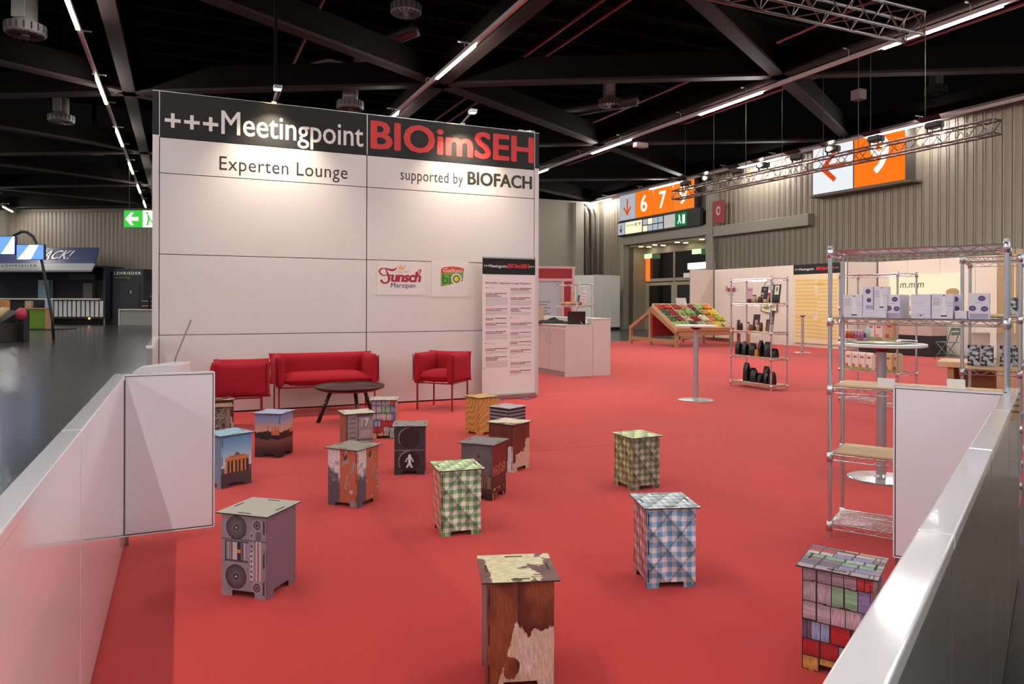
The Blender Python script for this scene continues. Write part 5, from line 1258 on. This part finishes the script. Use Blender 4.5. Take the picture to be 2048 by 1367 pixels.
# green counter, bread counter, screens on an arch
t = thing('green_counter', 'lime green counter with wooden edges in the snack area', 'counter', (-23.9, 35.6, 0), KA)
MB().box(0,1.05,0,.35,.06,1.0).build('front', mat('lime_green',(96,128,30),.45), t); MB().box(-.06,1.2,-.06,.4,1.0,1.06).build('top', M_TIMBER, t); MB().box(1.05,1.17,-.04,.35,0,1.0).build('end_panel', M_TIMBER, t)
MB().box(-.4,1.9,-.6,1,-.005,.03).build('platform', M_BLACK, t)
for k, (x, w_, h, c, lb) in enumerate(((-.1,.34,.34,(176,150,120),'striped paper cup box on the lime green counter'),(.4,.5,.36,(20,22,22),'black till on the lime green counter'),(.95,.3,.4,(150,176,206),'small bright tablet on the lime green counter'))):
    o = tag(MB().box(0,w_,0,.15,0,h).build(['cup_box','till','tablet'][k], mat('gc_%d' % k, c, .4), None, bevel=.01), lb, ['box','till','tablet'][k]); o.location = Vector((-23.9,35.65,1.06))+wl_d*x; o.rotation_euler = (0,0,KA)
t = thing('bread_counter', 'dark bakery counter at the left frame edge', 'counter', (-19.75, 24.6, 0), KA)
MB().box(0,2.55,0,1.1,0,.62).build('body', mat('counter_brownblack',(38,32,32),.5), t, bevel=.01)
MB().add([(0,0,.62),(2.5,0,.62),(2.5,.9,1.05),(0,.9,1.05),(0,1.1,.62),(2.5,1.1,.62)],[(0,1,2,3),(1,5,2),(0,3,4),(3,2,5,4)]).build('sloping_shelf', M_BLACK, t)
bm = MB().pillow(Mx((0,0,0)), .225, .58, .24, 8).mesh('bread_loaf', mat('wrapped_loaf',(172,146,112),.6,var=.35,scale=9), smooth=True)
for k in range(9):
    o = bpy.data.objects.new('bread_loaf', bm); COL.objects.link(o); o.location = Vector((-19.75,24.86,.99))+wl_d*(.16+.275*k); o.rotation_euler = (R(-62),0,KA+rp.uniform(-.08,.08))
    tag(o, ORD[k] + ' wrapped loaf from the left on the dark bakery counter', 'bread', 'loaves on the bakery counter')
for k, (x, c, lb) in enumerate(((.3,(190,120,110),'small pink parcel behind the loaves'),(1.2,(196,160,96),'yellow brown carton behind the loaves'),(1.75,(176,120,70),'brown paper bag standing behind the loaves'))):
    o = tag(MB().box(-.2,.2,-.12,.12,0,[.16,.2,.36][k]).build(['parcel','carton','paper_bag'][k], mat('bp_%d' % k, c, .6), None, bevel=.02), lb, ['parcel','carton','bag'][k]); o.location = Vector((-19.75,25.75,1.06 if k < 2 else 1.06))+wl_d*x; o.rotation_euler = (0,0,KA)
MB_t = MB().box(-.1,2.3,.95,1.6,.0,1.05).build('back_bench', M_BLACK, t)
t = thing('sweets_rack', 'black rack with a pink bag hanging beside the bakery counter', 'rack', (-16.95, 25.0, 0), KA)
MB().box(-.12,.12,0,.15,0,.85).build('rack_body', M_BLACK, t, bevel=.02); MB().ball((.0,-.0,.95),.2,10,7,(1,.6,1.1)).build('pink_bag', mat('pink_bag',(176,40,70),.5), t, smooth=True)
E_SC = mat_emit('screen_blue',(100,145,250),1.5); E_SW = mat_emit('screen_white',(240,246,255),1.8)
t = thing('screen_arch', 'curved black pole carrying two glowing blue menu screens', 'display', (-17.0, 25.8, 0), KA)
MB().tube([(.72,0,0),(.66,0,.8),(.5,0,1.6),(.32,0,2.5),(.18,0,3.2),(-.07,0,3.68),(-.3,0,3.84),(-.5,0,3.88),(-.8,0,3.75),(-.98,0,3.54),(-1.05,0,3.2)], .05, 10).build('pole', M_BLACK, t, smooth=True)
for x0, x1, z0, z1, s_ in ((-1.8,-.59,3.04,3.7,0),(-.56,.5,2.85,3.4,1)):
    b_ = MB().box(x0,x1,-.2,-.1,z0,z1).build('screen', M_BLACK, t); MB().rect(x0+.02,x1-.02,z0+.02,z1-.02,-.203).build('picture', E_SC, b_)
    xa = x0+(x1-x0)*(.05 if s_ else .55); MB().quad((xa,-.206,z0+.02),(xa+.5,-.206,z0+.02),(xa+.8 if s_ else x1-.03,-.206,z1-.02),(xa+.45,-.206,z1-.02)).build('white_beam', E_SW, b_)
# hanging exit sign
t = thing('exit_sign', 'hanging green exit sign with white arrow beside the big wall', 'exit sign', (-16.1, 30.0, 4.45), KA+R(4))
MB().box(0,1.35,0,.12,0,.72).build('casing', mat('exit_casing',(60,120,70),.5), t); MB().rect(.01,.80,.01,.71,-.003).build('green_field', mat_emit('exit_bright_green',(64,200,70),1.0), t); MB().rect(.80,1.34,.01,.71,-.003).build('white_field', E_NUM, t)
MB().quad((.06,-.006,.36),(.3,-.006,.62),(.42,-.006,.62),(.30,-.006,.44),(.62,-.006,.44),(.62,-.006,.28),(.30,-.006,.28),(.42,-.006,.1),(.3,-.006,.1)).build('arrow', E_NUM, t)
g2 = mat_emit('exit_bright_green',(64,200,70),1.0); MB().disc(.98,.60,.05,-.006,10).quad((.98,-.006,.55),(1.06,-.006,.52),(1.12,-.006,.34),(1.02,-.006,.32)).quad((1.02,-.006,.34),(1.1,-.006,.34),(1.02,-.006,.08),(.95,-.006,.1)).quad((1.06,-.006,.36),(1.12,-.006,.34),(1.26,-.006,.22),(1.22,-.006,.16)).build('runner', g2, t)
for x in (.2,1.15): MB().tube([(x,.06,.72),(x,.06,3.0)], .01, 5).build('rod', M_BLACK, t)
